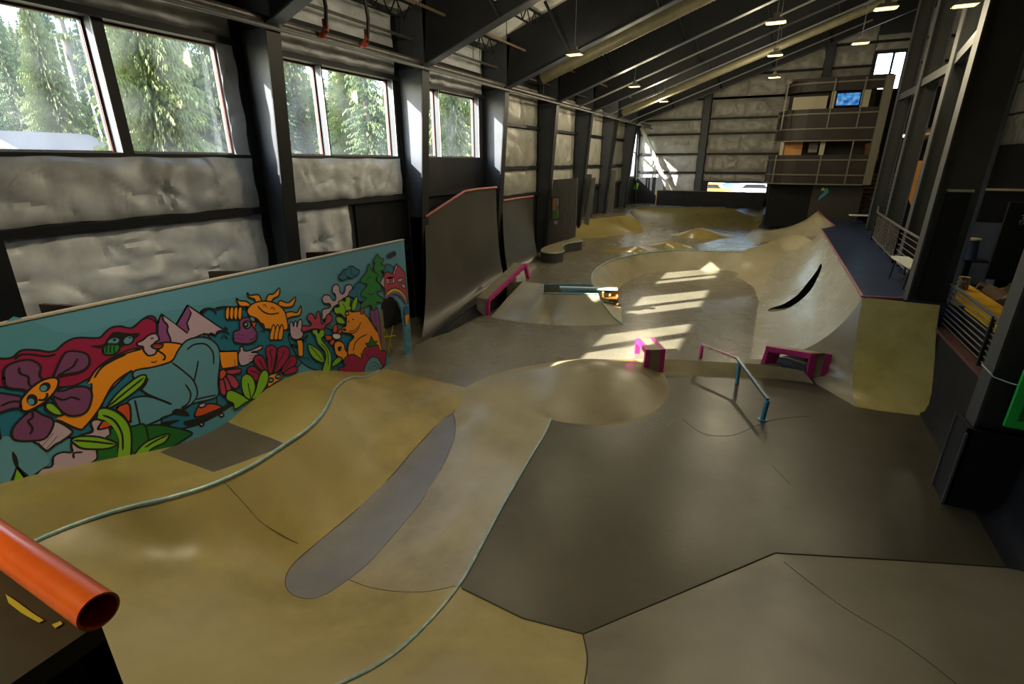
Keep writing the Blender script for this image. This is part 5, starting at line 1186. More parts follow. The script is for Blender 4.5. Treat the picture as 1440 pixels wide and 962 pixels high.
MB().tube([(.44, 8.35, -.2), (.44, 8.35, -.185)], .08, 14).build('base_plate', BLUEP, t)

# ---------------------------------------------------------------- lounge tower
TY = 26.0
BROWN = M('dark brown panel', (.016, .011, .007), .55, spec=.3, c2=(.011, .008, .005), scale=3.)
TRIM = M('olive grey steel trim', (.10, .092, .065), .5)
CREAM = M('cream painted wall', (.30, .27, .18), .6)
t = thing('lounge_tower', PY(1150, 300, 27.5), 'dark brown two storey lounge tower with curved balconies and olive steel trim', 'tower')
xl = PY(1100, 200, TY).x; xr = PY(1225, 200, TY).x
def zy(y, x=1160): return PY(x, y, TY).z
def curve_band(z0, z1, name, mat, out=.0, th=.06, x0=None):
    """balcony band, flat across the front and curving back at its left end"""
    x0 = xl if x0 is None else x0
    pl = [Vector((xr, TY-out, 0)), Vector((x0+.9, TY-out, 0)), Vector((x0+.35, TY-out+.12, 0)), Vector((x0, TY-out+.45, 0)), Vector((x0-.15, TY-out+1.0, 0)), Vector((x0-.15, TY+2.5, 0))]
    pl = [pl[0]]+crom(pl[1:5], 4)+[pl[5]]; mb = MB()
    for a, b in zip(pl[:-1], pl[1:]):
        d = (b-a).normalized(); nn = Vector((d.y, -d.x, 0))*th
        if nn.y > 0: nn = -nn
        mb.hexa([(a.x, a.y, z0), (b.x, b.y, z0), (b.x-nn.x, b.y-nn.y, z0), (a.x-nn.x, a.y-nn.y, z0), (a.x, a.y, z1), (b.x, b.y, z1), (b.x-nn.x, b.y-nn.y, z1), (a.x-nn.x, a.y-nn.y, z1)])
    return mb.build(name, mat, t)
levels = dict(top=zy(112), o1t=zy(128), o1b=zy(153), r1=zy(160), r2=zy(181), o2t=zy(198), o2b=zy(218), r3=zy(225), r4=zy(246), bot=zy(259))
L_ = levels
curve_band(L_['o1t'], L_['top'], 'top_band', BROWN)
curve_band(L_['o2t'], L_['o1b'], 'balcony_panel', BROWN, .12, x0=xl-.12)
curve_band(L_['bot'], L_['o2b'], 'balcony_panel', BROWN, .24, x0=xl-.25)
for nm, z, o, dx in (('top_rail', zy(116), .03, 0), ('hand_rail', L_['r1'], .16, -.12), ('hand_rail', L_['r2'], .16, -.12), ('edge_trim', L_['o2t'], .16, -.12), ('hand_rail', L_['r3'], .28, -.25), ('hand_rail', L_['r4'], .28, -.25), ('edge_trim', L_['bot'], .28, -.25)):
    curve_band(z-.025, z+.025, nm, TRIM, o, x0=xl+dx)
zb, zt_ = L_['bot'], L_['top']
MB().box((xr, TY-.3, zb), (xr+.28, TY+.1, zt_)).build('corner_post', TRIM, t)
for x in (1107, 1172, 1214):
    x_ = PY(x, 130, TY).x
    for a, b, o in ((L_['r2'], L_['top'], .17), (L_['bot'], L_['o2t'] if x > 1200 else L_['o2b'], .29)): MB().box((x_-.025, TY-o-.03, a), (x_+.025, TY-o, b)).build('mullion', TRIM, t)
MB().box((xl, TY+1.6, zb), (xr, TY+1.7, zt_)).build('inner_wall', BROWN, t)
MB().box((xl, TY+.1, L_['o1b']-.3), (xr, TY+1.6, L_['o1b']-.2)).build('upper_floor', BROWN, t)
MB().box((xl, TY+.1, zb), (xr, TY+1.6, zb+.1)).build('lower_floor', BROWN, t)
MB().box((xl, TY, zt_), (xr+.25, TY+1.7, zt_+.08)).build('roof_board', BROWN, t)
MB().box((PY(1116, 140, TY).x, TY+.5, L_['o1b']-.1), (PY(1165, 140, TY).x, TY+.55, zy(133))).build('white_wall_panel', CREAM, t)
for a, b in ((1169, 1175), (1212, 1224)): MB().box((PY(a, 140, TY).x, TY+.25, L_['o1b']-.1), (PY(b, 140, TY).x, TY+.3, L_['o1t'])).build('cream_post', CREAM, t)
for a, b in ((1097, 1102), (1153, 1160)): MB().box((PY(a, 208, TY).x, TY+.15, L_['o2b']-.1), (PY(b, 208, TY).x, TY+.2, L_['o2t'])).build('cream_post', CREAM, t)
MB().box((PY(1103, 208, TY).x, TY+.6, L_['o2b']-.1), (PY(1129, 208, TY).x, TY+.65, L_['o2t'])).build('orange_wall_panel', OAK, t)
MB().box((PY(1138, 208, TY).x, TY+.6, zy(214)), (PY(1151, 208, TY).x, TY+.63, zy(200))).build('grey_picture', GB1, t)
bx0_ = PY(1079, 285, TY+.3).x
MB().box((bx0_, TY+.3, 1.0), (PY(1139, 285, TY+.3).x, TY+.36, zb)).build('opening_shade_sheet', BLACKB, t)  # matt black sheet stands in for the shade within the base opening
MB().box((PY(1139, 285, TY+.3).x, TY+.28, 1.0), (xr+.15, TY+.36, zb)).build('base_panel', M('dark olive panel', (.028, .025, .017), .6, spec=.3), t)
MB().box((bx0_-.02, TY+.36, 1.0), (bx0_+.05, TY+2.4, zb)).build('side_panel', BROWN, t)
# jumping figure emblem
em = [([(1150, 283), (1153, 276), (1158, 271), (1164, 268), (1166, 270), (1160, 275), (1155, 278)], (.02, .22, .33)), ([(1155, 265.5), (1158, 263.5), (1160, 265), (1158, 268), (1155, 268)], (.55, .60, .10)), ([(1159, 266), (1164, 264), (1165, 268), (1161, 271), (1158, 269)], (.04, .35, .22))]
for i, (px, col) in enumerate(em): MB().prism([PY(x, y, TY+.275) for x, y in px], (0, -.01, 0)).build('emblem_shape', M('emblem colour %d' % i, col, .5), t)
# television
t = thing('television', PY(1193, 140, TY+.4), 'glowing blue television hanging in the upper opening of the lounge tower', 'television')
q0, q1 = PY(1175, 148.5, TY+.4), PY(1211, 130, TY+.4)
MB().box((q0.x-.04, TY+.42, q0.z-.04), (q1.x+.04, TY+.5, q1.z+.04)).build('casing', BLACKB, t)
sm = bpy.data.materials.new('television picture'); sm.use_nodes = True; n_ = sm.node_tree; b_ = n_.nodes['Principled BSDF']
tc_ = n_.nodes.new('ShaderNodeTexCoord'); no_ = n_.nodes.new('ShaderNodeTexNoise'); no_.inputs['Scale'].default_value = 5.; no_.inputs['Detail'].default_value = 3
cr_ = n_.nodes.new('ShaderNodeValToRGB'); cr_.color_ramp.elements[0].position = .38; cr_.color_ramp.elements[0].color = (.01, .06, .45, 1); cr_.color_ramp.elements[1].position = .56; cr_.color_ramp.elements[1].color = (.05, .45, .95, 1)
e_ = cr_.color_ramp.elements.new(.66); e_.color = (.75, .35, .15, 1)
n_.links.new(tc_.outputs['Object'], no_.inputs[0]); n_.links.new(no_.outputs['Fac'], cr_.inputs[0]); n_.links.new(cr_.outputs[0], b_.inputs['Emission Color']); b_.inputs['Emission Strength'].default_value = .28; b_.inputs['Base Color'].default_value = (.01, .01, .01, 1)
MB().box((q0.x, TY+.405, q0.z), (q1.x, TY+.42, q1.z)).build('screen', sm, t)

# stairs, signs and climbing panels behind the columns
t = thing('timber_stair', (4.3, 30, 1.4), 'stack of brown timber steps behind the mesh fence, right of the lounge tower', 'stairs')
for i in range(10):
    z = 1.42+.19*i
    MB().box((3.72, 28.6+.17*i, z), (5.2, 28.85+.17*i, z+.13)).build('step', M('brown timber step', (.16, .085, .03), .6, c2=(.11, .055, .02), scale=3.), t)
MB().box((3.68, 28.6, 1.4), (3.72, 30.4, 3.3)).build('side_board', WOODD, t)
def sign(px, Y, label, mat, nm='wall_sign', cat='sign', th=.03):
    return tag(MB().prism([PY(x, y, Y) for x, y in px], (0, th, 0)).build(nm, mat), label, cat)
MB_ = M('climbing panel orange', (.58, .24, .03), .5, c2=(.48, .19, .025), scale=2.)
sign([(1276, 226), (1301, 226), (1291, 249), (1284, 245), (1279, 245)], 23.6, 'upper orange angular panel seen between two interior columns', MB_, 'climbing_panel', 'climbing panel', .1)
sign([(1277, 246), (1285, 246), (1293, 250), (1285, 292), (1281, 288), (1272, 260)], 23.5, 'lower orange angular panel seen between two interior columns', MB_, 'climbing_panel', 'climbing panel', .1)
tag(MB().box((4.35, 23.68, -.22), (5.1, 23.78, 3.9)).build('panel_support', BLACKB), 'dark support board holding the orange climbing panels', 'support')
sign([(1217, 202), (1226, 201), (1224, 220), (1215, 220)], 28.8, 'small orange yellow panel right beside the lounge tower corner post', MB_)
rs = sign([(1231, 209), (1237, 209), (1235, 226), (1229, 226)], 29, 'tiny red and white notice on the dark wall beyond the tower', M('notice red', (.30, .04, .04), .6))
MB().prism([PY(x, y, 28.99) for x, y in ((1232, 210), (1236.5, 210), (1236, 214.5), (1231.5, 214.5))], (0, -.005, 0)).build('white_area', CREAM, rs)
MB().box((3.6, 31.2, 1.4), (6.5, 31.3, 7.0)).build('wall_partition', BLACKW)
tag(bpy.data.objects['wall_partition'], 'tall black partition behind the timber steps', 'partition')
t = thing('tube_light', PY(1268, 191, 26), 'small lit tube lamp seen between the interior columns', 'lamp')
p = PY(1264, 191.5, 26); q = PY(1274, 191, 26); MB().beam(p, q, .08, .08).build('tube', emit('tube glow', (1.0, .8, .55), 8.0), t)
MB().beam(p+Vector((0, 0, .07)), q+Vector((0, 0, .07)), .12, .05).build('fitting', STEELL, t); MB().tube([p.lerp(q, .5)+Vector((0, 0, .08)), (p.x, p.y, ceil_z(p.x)-.1)], .01, 6).build('hanging_rod', STEELL, t)
t = thing('spiral_duct', PY(1300, 190, 25), 'short shiny metal duct seen between two interior columns', 'duct')
p = PY(1294, 191, 25.2); q = PY(1310, 188, 25.2); MB().tube([p, q], .22, 16).build('tube', M('shiny brass grey metal', (.5, .38, .25), .35, metal=.8), t)
MB().tube([p.lerp(q, .5), (p.x, p.y, ceil_z(p.x)-.1)], .02, 6).build('hanger', STEELD, t)

# ---------------------------------------------------------------- right side
# mesh fences along the deck
def fence(a, b, h, label, n=3, mesh=True):
    a, b = Vector(a), Vector(b); t = thing('mesh_fence', a, label, 'fence', 'railings along the blue deck'); d = b-a; up = Vector((0, 0, h)); ln = d.length
    RM = M('brownish grey railing steel', (.13, .115, .10), .45, metal=.3)
    MB().tube([a+up, b+up], .028, 8).build('top_rail', RM, t); MB().tube([a+Vector((0, 0, .1)), b+Vector((0, 0, .1))], .02, 8).build('bottom_rail', RM, t)
    for i in range(n+1):
        p = a+d*(i/n); MB().box((p.x-.025, p.y-.025, p.z), (p.x+.025, p.y+.025, p.z+h)).build('post', RM, t)
    w = MB(); k = int(ln/.22)
    if mesh:
        for i in range(-4, k):
            for sg in (1, -1):
                s0, s1 = (i/k, (i+4)/k) if sg > 0 else ((i+4)/k, i/k)
                z0, z1 = .1, h
                # clip to the panel
                def cl(s0, z0, s1, z1):
                    if s0 < 0: z0 = z0+(z1-z0)*(0-s0)/(s1-s0); s0 = 0
                    if s0 > 1: z0 = z0+(z1-z0)*(1-s0)/(s1-s0); s0 = 1
                    return s0, z0
                a0, za = cl(s0, z0, s1, z1); b0, zb_ = cl(s1, z1, s0, z0)
                p = a+d*a0+Vector((0, 0, za)); q = a+d*b0+Vector((0, 0, zb_))
                if (q-p).length > .05: w.beam(p, q, .012, .012)
        w.build('wire_mesh', RM, t)['kind'] = 'stuff'
    else:
        for j in range(5): z = .15+(h-.2)*(j+.5)/5; MB().tube([a+Vector((0, 0, z)), b+Vector((0, 0, z))], .010, 6).build('bar', RM, t)
    return t
fence((3.15, 19.9, U), (3.0, 15.4, U), .86, 'mesh fence along the right edge of the blue deck')
fence((3.0, 15.4, U), (2.95, 11.7, U), .86, 'short barred fence right behind the large interior column', 1, False)
fence((3.7, 30.0, U), (4.15, 26.5, U), .86, 'farther mesh fence in front of the timber steps', 2)
fence((4.15, 26.5, U), (3.15, 19.9, U), .86, 'long mesh fence running back from the first bench to the timber steps', 3)
def bench(c, L, ang, label):
    c = Vector(c); t = thing('white_bench', c, label, 'bench', 'white topped benches on the deck'); ax = Vector((math.cos(ang), math.sin(ang), 0)); r = Vector((-ax.y, ax.x, 0))
    WB = M('white bench top', (.55, .54, .46), .5)
    MB().beam(c+ax*(-L/2)+Vector((0, 0, .45)), c+ax*(L/2)+Vector((0, 0, .45)), .30, .04).build('seat', WB, t)
    for s in (-1, 1):
        for e in (-1, 1): MB().beam(c+ax*(s*L*.38)+r*(e*.13), c+ax*(s*L*.38)+r*(e*.09)+Vector((0, 0, .43)), .03, .03).build('leg', STEELD, t)
    MB().beam(c+ax*(-L*.38)+Vector((0, 0, .15)), c+ax*(L*.38)+Vector((0, 0, .15)), .03, .03).build('stretcher', STEELD, t)
bench((2.74, 12.7, U), 1.4, math.radians(93), 'white bench beside the large interior column')
bench((3.35, 23.6, U), 1.0, math.radians(10), 'far white bench at the bend of the mesh fence')
# pad and dark blocks at the large column
tag(MB().box((2.66, 11.10, U), (2.98, 11.55, 3.32)).build('column_pad', BLACKB), 'tall black protective pad wrapped on the large interior column', 'pad')
tag(MB().box((2.65, 11.08, 3.32), (3.0, 11.57, 3.36)).build('pad_cap', M('pale dusty board', (.25, .22, .14), .7)), 'dusty board lying on the black column pad', 'board')
t = thing('dark_partition', (5.2, 15.3, -.2), 'long dark partition with dusty top behind the foam pit', 'partition')
MB().box((3.9, 15.3, -.22), (8.9, 15.4, 3.18)).build('panel', BLACKB, t); MB().box((3.88, 15.27, 3.18), (8.9, 15.43, 3.22)).build('dusty_top', M('pale dusty board', (1, 1, 1)), t)
GP = M('slate grey door panel', (.055, .06, .075), .5, c2=(.045, .05, .062), scale=2.)
tag(MB().box((4.15, 15.22, 1.05), (4.85, 15.29, 2.48)).build('grey_panel', GP), 'slate grey panel on the dark partition behind the yellow pad', 'panel')
t = thing('blue_grey_post', (4.85, 15.1, -.2), 'slim blue grey post standing in front of the dark partition', 'post'); MB().box((4.80, 15.0, -.22), (4.90, 15.15, 2.92)).build('shaft', M('blue grey post paint', (.11, .16, .19), .5), t)
t = thing('waste_bin', PY(1362, 350, 13.9), 'dark blue bin with yellowish lid on the shelf beside the column pad', 'bin')
p = PY(1363, 364, 13.9); q = PY(1366, 337, 13.9); MB().tube([p, q], [.12, .14], 14).build('body', M('navy plastic', (.02, .03, .06), .5), t); MB().tube([q, q+Vector((0, 0, .03))], .17, 14).build('lid', M('dull yellow lid', (.35, .30, .12), .6), t)
MB().box((p.x-.3, 13.75, p.z-.05), (p.x+.3, 14.1, p.z-.01)).build('shelf', BLACKB, t); MB().box((p.x-.05, 13.85, -.22), (p.x+.05, 13.95, p.z-.05)).build('shelf_leg', BLACKB, t)
# black sign board with pale lettering, cut by the frame
t = thing('black_sign_board', (5.6, 13.2, -.2), 'black sign board with pale lettering at the right frame edge', 'sign')
p = PY(1409, 284, 13.2)
MB().box((4.16, 13.2, 1.55), (6.3, 13.28, p.z)).build('board', BLACKB, t); MB().box((4.6, 13.22, -.22), (4.7, 13.27, 1.6)).build('leg', BLACKB, t); MB().box((5.9, 13.22, -.22), (6.0, 13.27, 1.6)).build('leg', BLACKB, t)
LET = M('pale grey lettering', (.25, .25, .25), .6)
def text(s, loc, size, rot, mat, parent, name='lettering'):
    c = bpy.data.curves.new(name, 'FONT'); c.body = s; c.size = size; c.extrude = .003; c.materials.append(mat)
    o = bpy.data.objects.new(name, c); C.objects.link(o); o.rotation_euler = rot; o.parent = parent; o.location = Vector(loc)-Vector(parent.location)
    dg = bpy.context.evaluated_depsgraph_get(); dg.update(); me = bpy.data.meshes.new_from_object(o.evaluated_get(dg)); n = bpy.data.objects.new(name, me); C.objects.link(n)
    n.rotation_euler = rot; n.parent = parent; n.location = o.location; bpy.data.objects.remove(o); return n
for s, x, y, z in (('3', 1436, 304, .17), ('30', 1433, 311, .17), ('TAA', 1431, 316, .085)):
    p = PY(x, y, 13.19); text(s, p, z, (math.pi/2, 0, 0), LET, t)
# foam pit
t = thing('foam_pit_box', (5.2, 9.5, -.2), 'black framed foam pit behind the railing', 'foam pit')
for a, b in (((3.36, 6.2, -.5), (3.42, 12.9, 1.35)), ((3.36, 12.9, -.5), (8.9, 12.96, 1.35)), ((3.42, 6.2, -.5), (8.9, 6.26, 1.35))): MB().box(a, b).build('side_wall', BLACKW, t)
MB().box((3.42, 6.26, -.3), (8.9, 12.9, 1.15)).build('foam_bed', M('dark foam filling', (.02, .014, .009), .9), t)
t = thing('yellow_pad', (3.53, 10.8, 1.35), 'long yellow vinyl pad capping the foam pit edge behind the railing', 'pad')
yp = M('yellow vinyl', (.74, .40, .0), .7, spec=.2, c2=(.62, .33, .0), scale=4.)
for i, (a, b) in enumerate(((12.4, 11.6), (11.58, 10.5), (10.48, 9.4), (9.38, 8.3))): MB().box((3.36, b, 1.35), (3.66, a, 1.58)).build('pad_section', yp, t)
t = thing('striped_post_pad', (3.45, 12.3, 1.3), 'small pale wrapped post at the far end of the yellow pad', 'post')
p = PX(1350, 385, 3.42); MB().tube([(3.42, p.y-.3, 1.0), (3.42, p.y-.3, p.z)], .09, 14).build('wrapped_post', M('striped wrap', (.30, .25, .16), .6, c2=(.05, .04, .03), scale=16., lo=.45, hi=.55), t)
rnd = random.Random(5); FO = [M('brown foam %d' % i, c_, .9) for i, c_ in enumerate(((.13, .085, .045), (.09, .062, .036), (.17, .11, .06), (.07, .052, .035)))]
ok = 0
for i in range(150):
    x = 3.9+rnd.random()*2.6; y = 8.9+rnd.random()*3.8; z = 1.38+rnd.random()*.26
    s = [rnd.uniform(.12, .22) for _ in range(3)]; mb = MB(); mb.box((-s[0], -s[1], -s[2]*.6), (s[0], s[1], s[2]*.6))
    o = mb.build('foam_block', FO[i % 4]); o.location = (x, y, z-.12); o.rotation_euler = (rnd.uniform(-.6, .6), rnd.uniform(-.6, .6), rnd.uniform(0, 3)); tag(o, 'brown foam block heaped in the foam pit behind the yellow pad', 'foam block', 'foam blocks in the pit')
# railing above the black wall
t = thing('pit_railing', (3.1, 9.0, 1.0), 'brown steel railing with many bars above the black ramp wall', 'railing')
RM = MATS['brownish grey railing steel']
y0, y1 = 11.6, 5.6
MB().beam((3.1, y0, 1.76), (3.1, y1, 1.70), .05, .035).build('top_rail', RM, t)
for j in range(8): z = 1.08+.085*j; MB().tube([(3.1, y0, z), (3.1, y1, z-.02)], .010, 6).build('bar', RM, t)
for y in (11.5, 9.05, 7.6, 5.7): MB().box((3.06, y-.025, .45), (3.11, y+.025, 1.75)).build('post', STEELD, t)
# near column cladding, strap, green crate and black box
t = thing('column_cladding', (2.6, 7.2, -.2), 'black cladding with grey corner strips round the foot of the nearest column', 'column cladding')
MB().box((2.49, 6.98, L), (3.3, 7.02, .85)).build('front_board', BLACKB, t); MB().box((2.49, 6.98, L), (2.53, 7.42, .85)).build('side_board', BLACKW, t)
MB().box((2.475, 6.965, L), (2.50, 6.99, .80)).build('corner_strip', STEEL, t); MB().box((2.475, 7.41, L), (2.50, 7.43, .85)).build('corner_strip', STEEL, t)
tag(MB().box((3.32, 6.5, -.5), (5.2, 7.3, .82)).build('black_box', BLACKB), 'matt black box wall beside the nearest column at the right edge', 'box')
t = thing('green_crate', (3.35, 6.9, .95), 'bright green slotted plastic panel strapped beside the nearest column', 'crate')
GC = M('bright green plastic', (.02, .42, .05), .4)
cp_ = [PY(x, y, 6.85) for x, y in ((1413, 597), (1419, 560), (1427, 528), (1434, 514), (1441, 507))]
xs0 = 2.86; mb = MB(); zc0, zc1 = .84, 1.66
P_ = [(2.86, .90), (2.82, 1.55), (2.90, 1.70), (3.9, 1.70), (3.9, .90)]
# frame with slots
P0 = Vector((PY(1412, 600, 6.85).x, 6.85, PY(1412, 600, 6.85).z)); P1 = PY(1426, 530, 6.85); P2 = PY(1440, 507, 6.85)
x0, z0, z1 = P0.x, P0.z, P2.z
mb.prism([(x0, 6.85, z0), (x0+.09, 6.85, z0), (x0+.09, 6.85, z1), (x0+.06, 6.85, z1), (x0, 6.85, z1-.12)], (0, .05, 0))
mb.box((x0+.09, 6.85, z0), (x0+.9, 6.90, z0+.09)); mb.box((x0+.09, 6.85, z1-.10), (x0+.9, 6.90, z1))
for k in range(4): mb.box((x0+.09+.2*k+.13, 6.85, z0), (x0+.09+.2*k+.2, 6.90, z1))
mb.box((x0+.09, 6.85, z0+.30), (x0+.9, 6.90, z0+.36)); mb.box((x0+.09, 6.85, z0+.55), (x0+.9, 6.90, z0+.60))
mb.build('slotted_panel', GC, t); MB().box((x0+.02, 6.90, z0+.02), (x0+.88, 6.93, z1-.14)).build('back_panel', M('dark green plastic', (.01, .20, .03), .5), t)
MB().beam((x0+.12, 6.84, z0+.11), (x0+.5, 6.84, z0+.16), .02, .01).build('red_mark', REDC, t)
s0 = PY(1401, 528, 7.04); t = thing('white_strap', s0, 'thin white strap tied round the nearest column', 'strap')
MB().tube([(2.54, 7.36, s0.z+.01), (2.535, 7.04, s0.z+.01), (2.56, 7.035, s0.z-.02), (2.7, 6.98, s0.z-.05), (3.2, 6.83, s0.z-.06)], .008, 6).build('strap_line', M('white strap', (.5, .5, .45), .6), t)

# ---------------------------------------------------------------- launch deck at the lower left
c0 = PZ(139, 860, 3.072); c1 = Vector((-4.6, c0.y, 3.072))
t = thing('launch_deck', (-2.4, -1, .9), 'dark plywood launch deck in the lower left foreground', 'deck')
DT = M('scuffed dark plywood top', (.060, .045, .018), .5, c2=(.035, .027, .012), scale=5.)
xe = c0.x-.012
MB().box((-4.6, -1.6, 3.0), (xe, c0.y-.0, 3.04)).build('deck_top', DT, t)
MB().box((-4.6, c0.y-.04, .5), (xe, c0.y, 3.0)).build('front_face', BLACKB, t); MB().box((xe-.03, -1.6, .5), (xe, c0.y, 3.0)).build('side_face', BLACKB, t)
for px in ([(8, 836), (22, 845), (45, 862), (62, 873), (55, 876), (30, 862), (12, 848)], [(73, 879), (85, 874), (88, 878), (78, 884)]):
    MB().prism([PZ(x, y, 3.0425) for x, y in px], (0, 0, .001)).build('paint_mark', M('yellow paint mark', (.55, .45, .02), .6), t)
c0 = PZ(139, 860, 3.072); c1 = Vector((-4.6, c0.y, 3.072))
mb = MB(); R0, R1 = .032, .028; n = 28
mb.tube([c0, c1], R0, n, caps=False); mb.tube([c0, c1], R1, n, caps=False)
o_ = len(mb.v)
for j in range(n): mb.f.append((j, (j+1) % n, 2*n+(j+1) % n, 2*n+j)); mb.m.append(0)
PO = M('glossy orange coping paint', (.95, .17, .012), .28, c2=(.85, .13, .012), scale=6., coat=.3)
tag(mb.build('orange_coping_pipe', PO), 'thick hollow orange coping pipe at the lower left corner', 'coping')
ob = bpy.data.objects['orange_coping_pipe']
MB().tube([c0+Vector((-.16, 0, 0)), c0+Vector((-.17, 0, 0))], .0275, 20).build('dark_inside', BLACKB, ob)

# ---------------------------------------------------------------- outside
GRASS = M('dry mountain grass', (.20, .17, .07), .9, c2=(.12, .13, .045), scale=.25, c3=(.26, .20, .10), s3=.06)
LOT = M('pale gravel lot', (.42, .40, .36), .9, c2=(.36, .34, .30), scale=.5)
def hill(x, y):
    d = max(0, -x-26); return 2.2+.09*d+.0006*d*d+2.0*math.sin(x*.05+y*.037)*min(1, d/30)
mb = MB(); nx, ny = 60, 60
for i in range(nx+1):
    for j in range(ny+1):
        x = -8.1-230*(i/nx)**1.5; y = -60+330*j/ny; mb.v.append((x, y, hill(x, y)))
mb.f = [(i*(ny+1)+j, i*(ny+1)+j+1, (i+1)*(ny+1)+j+1, (i+1)*(ny+1)+j) for i in range(nx) for j in range(ny)]; mb.m = [0]*len(mb.f); mb.smooth = True
o = mb.build('hillside_ground', GRASS); struct(o)
struct(MB().box((-8.0, BY+.4, -.4), (60, 220, 0)).build('parking_ground', LOT))
NEED = [M('spruce needles', (.05, .085, .022), .8, c2=(.09, .12, .03), scale=1.2), M('yellow green needles', (.12, .15, .032), .8, c2=(.17, .18, .05), scale=1.2), M('dark fir needles', (.030, .058, .024), .8, c2=(.05, .085, .03), scale=1.2)]
t_ = 0
BARK = M('grey bark', (.16, .13, .10), .9)
def conifer(seed, H, W, mat, gap=.1, bare=False, fine=1):
    rnd = random.Random(seed); t = thing('conifer', (0, 0, 0), 'conifer', 'tree')
    MB().tube([(0, 0, -.6), (rnd.uniform(-.1, .1), 0, H*.5), (0, 0, H)], [.018*H, .011*H, .002*H], 7).build('trunk', BARK, t)
    mb = MB(); wh = 34*fine if not bare else 9
    for w in range(wh):
        s = gap+(1-gap)*(w/wh)**.95; z = H*s; r = W*(1-s)**.8*rnd.uniform(.75, 1.1)+.12; nb = 14+8*fine
        for k in range(nb):
            a = rnd.uniform(0, 6.283); rr = r*rnd.uniform(.6, 1.1); ca, sa = math.cos(a), math.sin(a); q = 7+3*fine
            for j in range(q):
                f0 = (j+.3)/q; cx, cy, cz = ca*rr*f0, sa*rr*f0, z-rr*.28*f0*f0+rnd.uniform(-.12, .1)
                wd = (rr*.07*(1.15-f0)+.04)/fine**.7; ln = rr/q*.9
                for sd in (-1, 1):
                    ux, uy = -sa*sd, ca*sd
                    p0 = (cx-ca*ln*.4, cy-sa*ln*.4, cz+.08); p1 = (cx+ca*ln*.7, cy+sa*ln*.7, cz-.02)
                    p2 = (cx+ux*wd+ca*ln*.5, cy+uy*wd+sa*ln*.5, cz-.16*rnd.uniform(.4, 1.8))
                    mb.add([p0, p1, p2], [(0, 1, 2)])
    mb.build('foliage', mat, t)
    return t
protos = [conifer(1, 16, 2.6, NEED[0]), conifer(2, 14, 2.9, NEED[1], fine=2), conifer(3, 19, 2.7, NEED[2]), conifer(4, 12, 2.1, NEED[0], .16), conifer(5, 17, 2.2, NEED[2], .2), conifer(6, 15, 1.0, NEED[1], .35, True)]
plab = ['mid green spruce on the hillside outside the left windows', 'yellow green fir on the hillside outside the left windows', 'tall dark fir on the hillside outside the left windows', 'small green spruce on the hillside outside the left windows', 'slender dark fir on the hillside outside the left windows', 'half bare pale trunked conifer on the hillside outside the windows']
pk = [children(p) for p in protos]; used = [0]*6; rnd = random.Random(11)
big = [((215, 150), 24, 1, .85), ((262, 160), 27, 1, .62), ((305, 170), 26, 3, .75), ((85, 180), 30, 1, .62), ((30, 175), 34, 0, .55), ((120, 160), 40, 5, 1.0), ((90, 150), 42, 5, 1.1), ((520, 190), 34, 0, .8), ((497, 190), 40, 1, .8), ((420, 190), 46, 1, .9), ((640, 190), 36, 1, .85), ((606, 190), 42, 0, .9), ((60, 150), 60, 2, .6)]
def plant(x, y, k, sc_, lab=None):
    z = hill(x, y)-.2
    if used[k] == 0: o = protos[k]; o.location = (x, y, z)
    else: o = dup(protos[k], (x, y, z), kids=pk[k])
    used[k] += 1; o.scale = (sc_, sc_, sc_*rnd.uniform(.9, 1.1)); o.rotation_euler = (0, 0, rnd.uniform(0, 6.28)); o['label'] = lab or plab[k]; o['group'] = 'conifers: '+plab[k].split(' on ')[0].split(' conifer')[0]
for (px, py), d, k, s in big:
    r = ray(px, py); r = Vector((r.x, r.y, 0)).normalized(); plant(r.x*d, r.y*d, k, s)
n = 0
while n < 235:
    px = rnd.uniform(-60, 690); r = ray(px, 180); r = Vector((r.x, r.y, 0)).normalized(); d = 38+130*rnd.random()**1.25
    x, y = r.x*d, r.y*d
    if x > -24: continue
    k = rnd.choice([0, 0, 1, 2, 2, 3, 4, 4, 5 if rnd.random() < .4 else 0]); plant(x, y, k, rnd.uniform(.36, .66)); n += 1
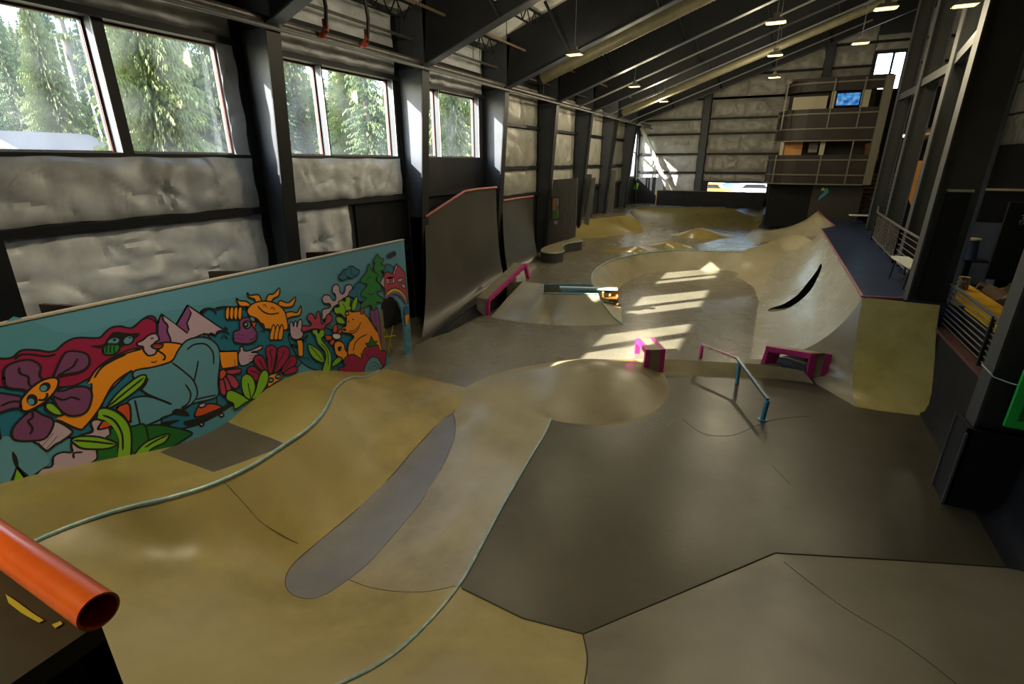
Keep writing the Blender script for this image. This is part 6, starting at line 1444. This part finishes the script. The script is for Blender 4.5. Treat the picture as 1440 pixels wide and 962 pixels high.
for i, (px, top_, d, lean) in enumerate(((78, 52, 33, -.5), (88, 60, 31, -.9), (96, 85, 35, -.4), (70, 75, 38, -.6), (118, 110, 36, .1), (540, 120, 48, .2), (436, 110, 50, -.2))):
    r = ray(px+25, 180); h_ = Vector((r.x, r.y, 0)).normalized()*d; r2 = ray(px, top_); k_ = h_.length/Vector((r2.x, r2.y)).length; zt2 = EYE+r2.z*k_
    tag(MB().tube([(h_.x, h_.y, hill(h_.x, h_.y)-.3), (h_.x+(r2.x*k_-h_.x)*.5, h_.y+(r2.y*k_-h_.y)*.5, (hill(h_.x, h_.y)+zt2)/2), (r2.x*k_, r2.y*k_, zt2)], [.10, .07, .025], 6).build('dead_trunk', M('bleached trunk', (.62, .58, .50), .8)), 'pale bare dead trunk %s' % ['crossing the first window near its mullion', 'leaning tallest in the first window', 'shorter in the first window', 'leftmost in the first window', 'right beside the mullion of the first window', 'in the second window pair, right pane', 'in the second window pair, left pane'][i], 'dead tree')
# dark shed roof and vehicles outside
t = thing('outside_shed', (-26, 8, 2), 'low dark roofed shed outside the nearest window', 'shed')
a = PX(34, 214, -24); b = PX(160, 214, -24); z1 = PX(60, 197, -24).z
MB().hexa([(-24, a.y, 2), (-24, b.y, 2), (-28, b.y, 2), (-28, a.y, 2), (-24, a.y, z1-.35), (-24, b.y, z1-.35), (-28, b.y, z1-.35), (-28, a.y, z1-.35)]).build('walls', M('grey shed wall', (.16, .15, .14), .7), t)
MB().prism([(-23.7, a.y-.2, z1-.35), (-28.3, a.y-.2, z1-.35), (-26, a.y-.2, z1+.35)], (0, b.y-a.y+.4, 0)).build('roof', M('dark grey roofing', (.05, .05, .055), .95), t)
def car(x, y, rz, col, label):
    t = thing('parked_car', (x, y, 0), label, 'car', 'cars seen through the strip window'); body = M('car paint '+label[:12], col, .35)
    ca, sa = math.cos(rz), math.sin(rz)
    def W(p): return (x+p[0]*ca-p[1]*sa, y+p[0]*sa+p[1]*ca, p[2])
    pr = [(-2.2, .35), (2.2, .35), (2.2, .85), (1.2, 1.0), (.7, 1.5), (-1.3, 1.5), (-1.9, 1.0), (-2.2, .95)]
    MB().prism([W((a, -.85, z)) for a, z in pr], Vector(W((0, .85, 0)))-Vector(W((0, -.85, 0)))).build('body', body, t)
    MB().prism([W((a, -.87, z)) for a, z in ((1.0, 1.02), (.6, 1.42), (-1.2, 1.42), (-1.65, 1.02))], Vector(W((0, .87, 0)))-Vector(W((0, -.87, 0)))).build('glazing', BLACKB, t)
    for a in (-1.35, 1.35):
        for s in (-.8, .8): MB().tube([W((a, s-.1, .33)), W((a, s+.1, .33))], .33, 14).build('wheel', BLACKB, t)
car(-6.0, 62, 0, (.75, .16, .02), 'orange car at the left of the strip window view')
car(-1.5, 64, .1, (.55, .55, .58), 'silver car in the middle of the strip window view')
car(3.5, 63, 0, (.6, .08, .03), 'red car right of the middle in the strip window view')
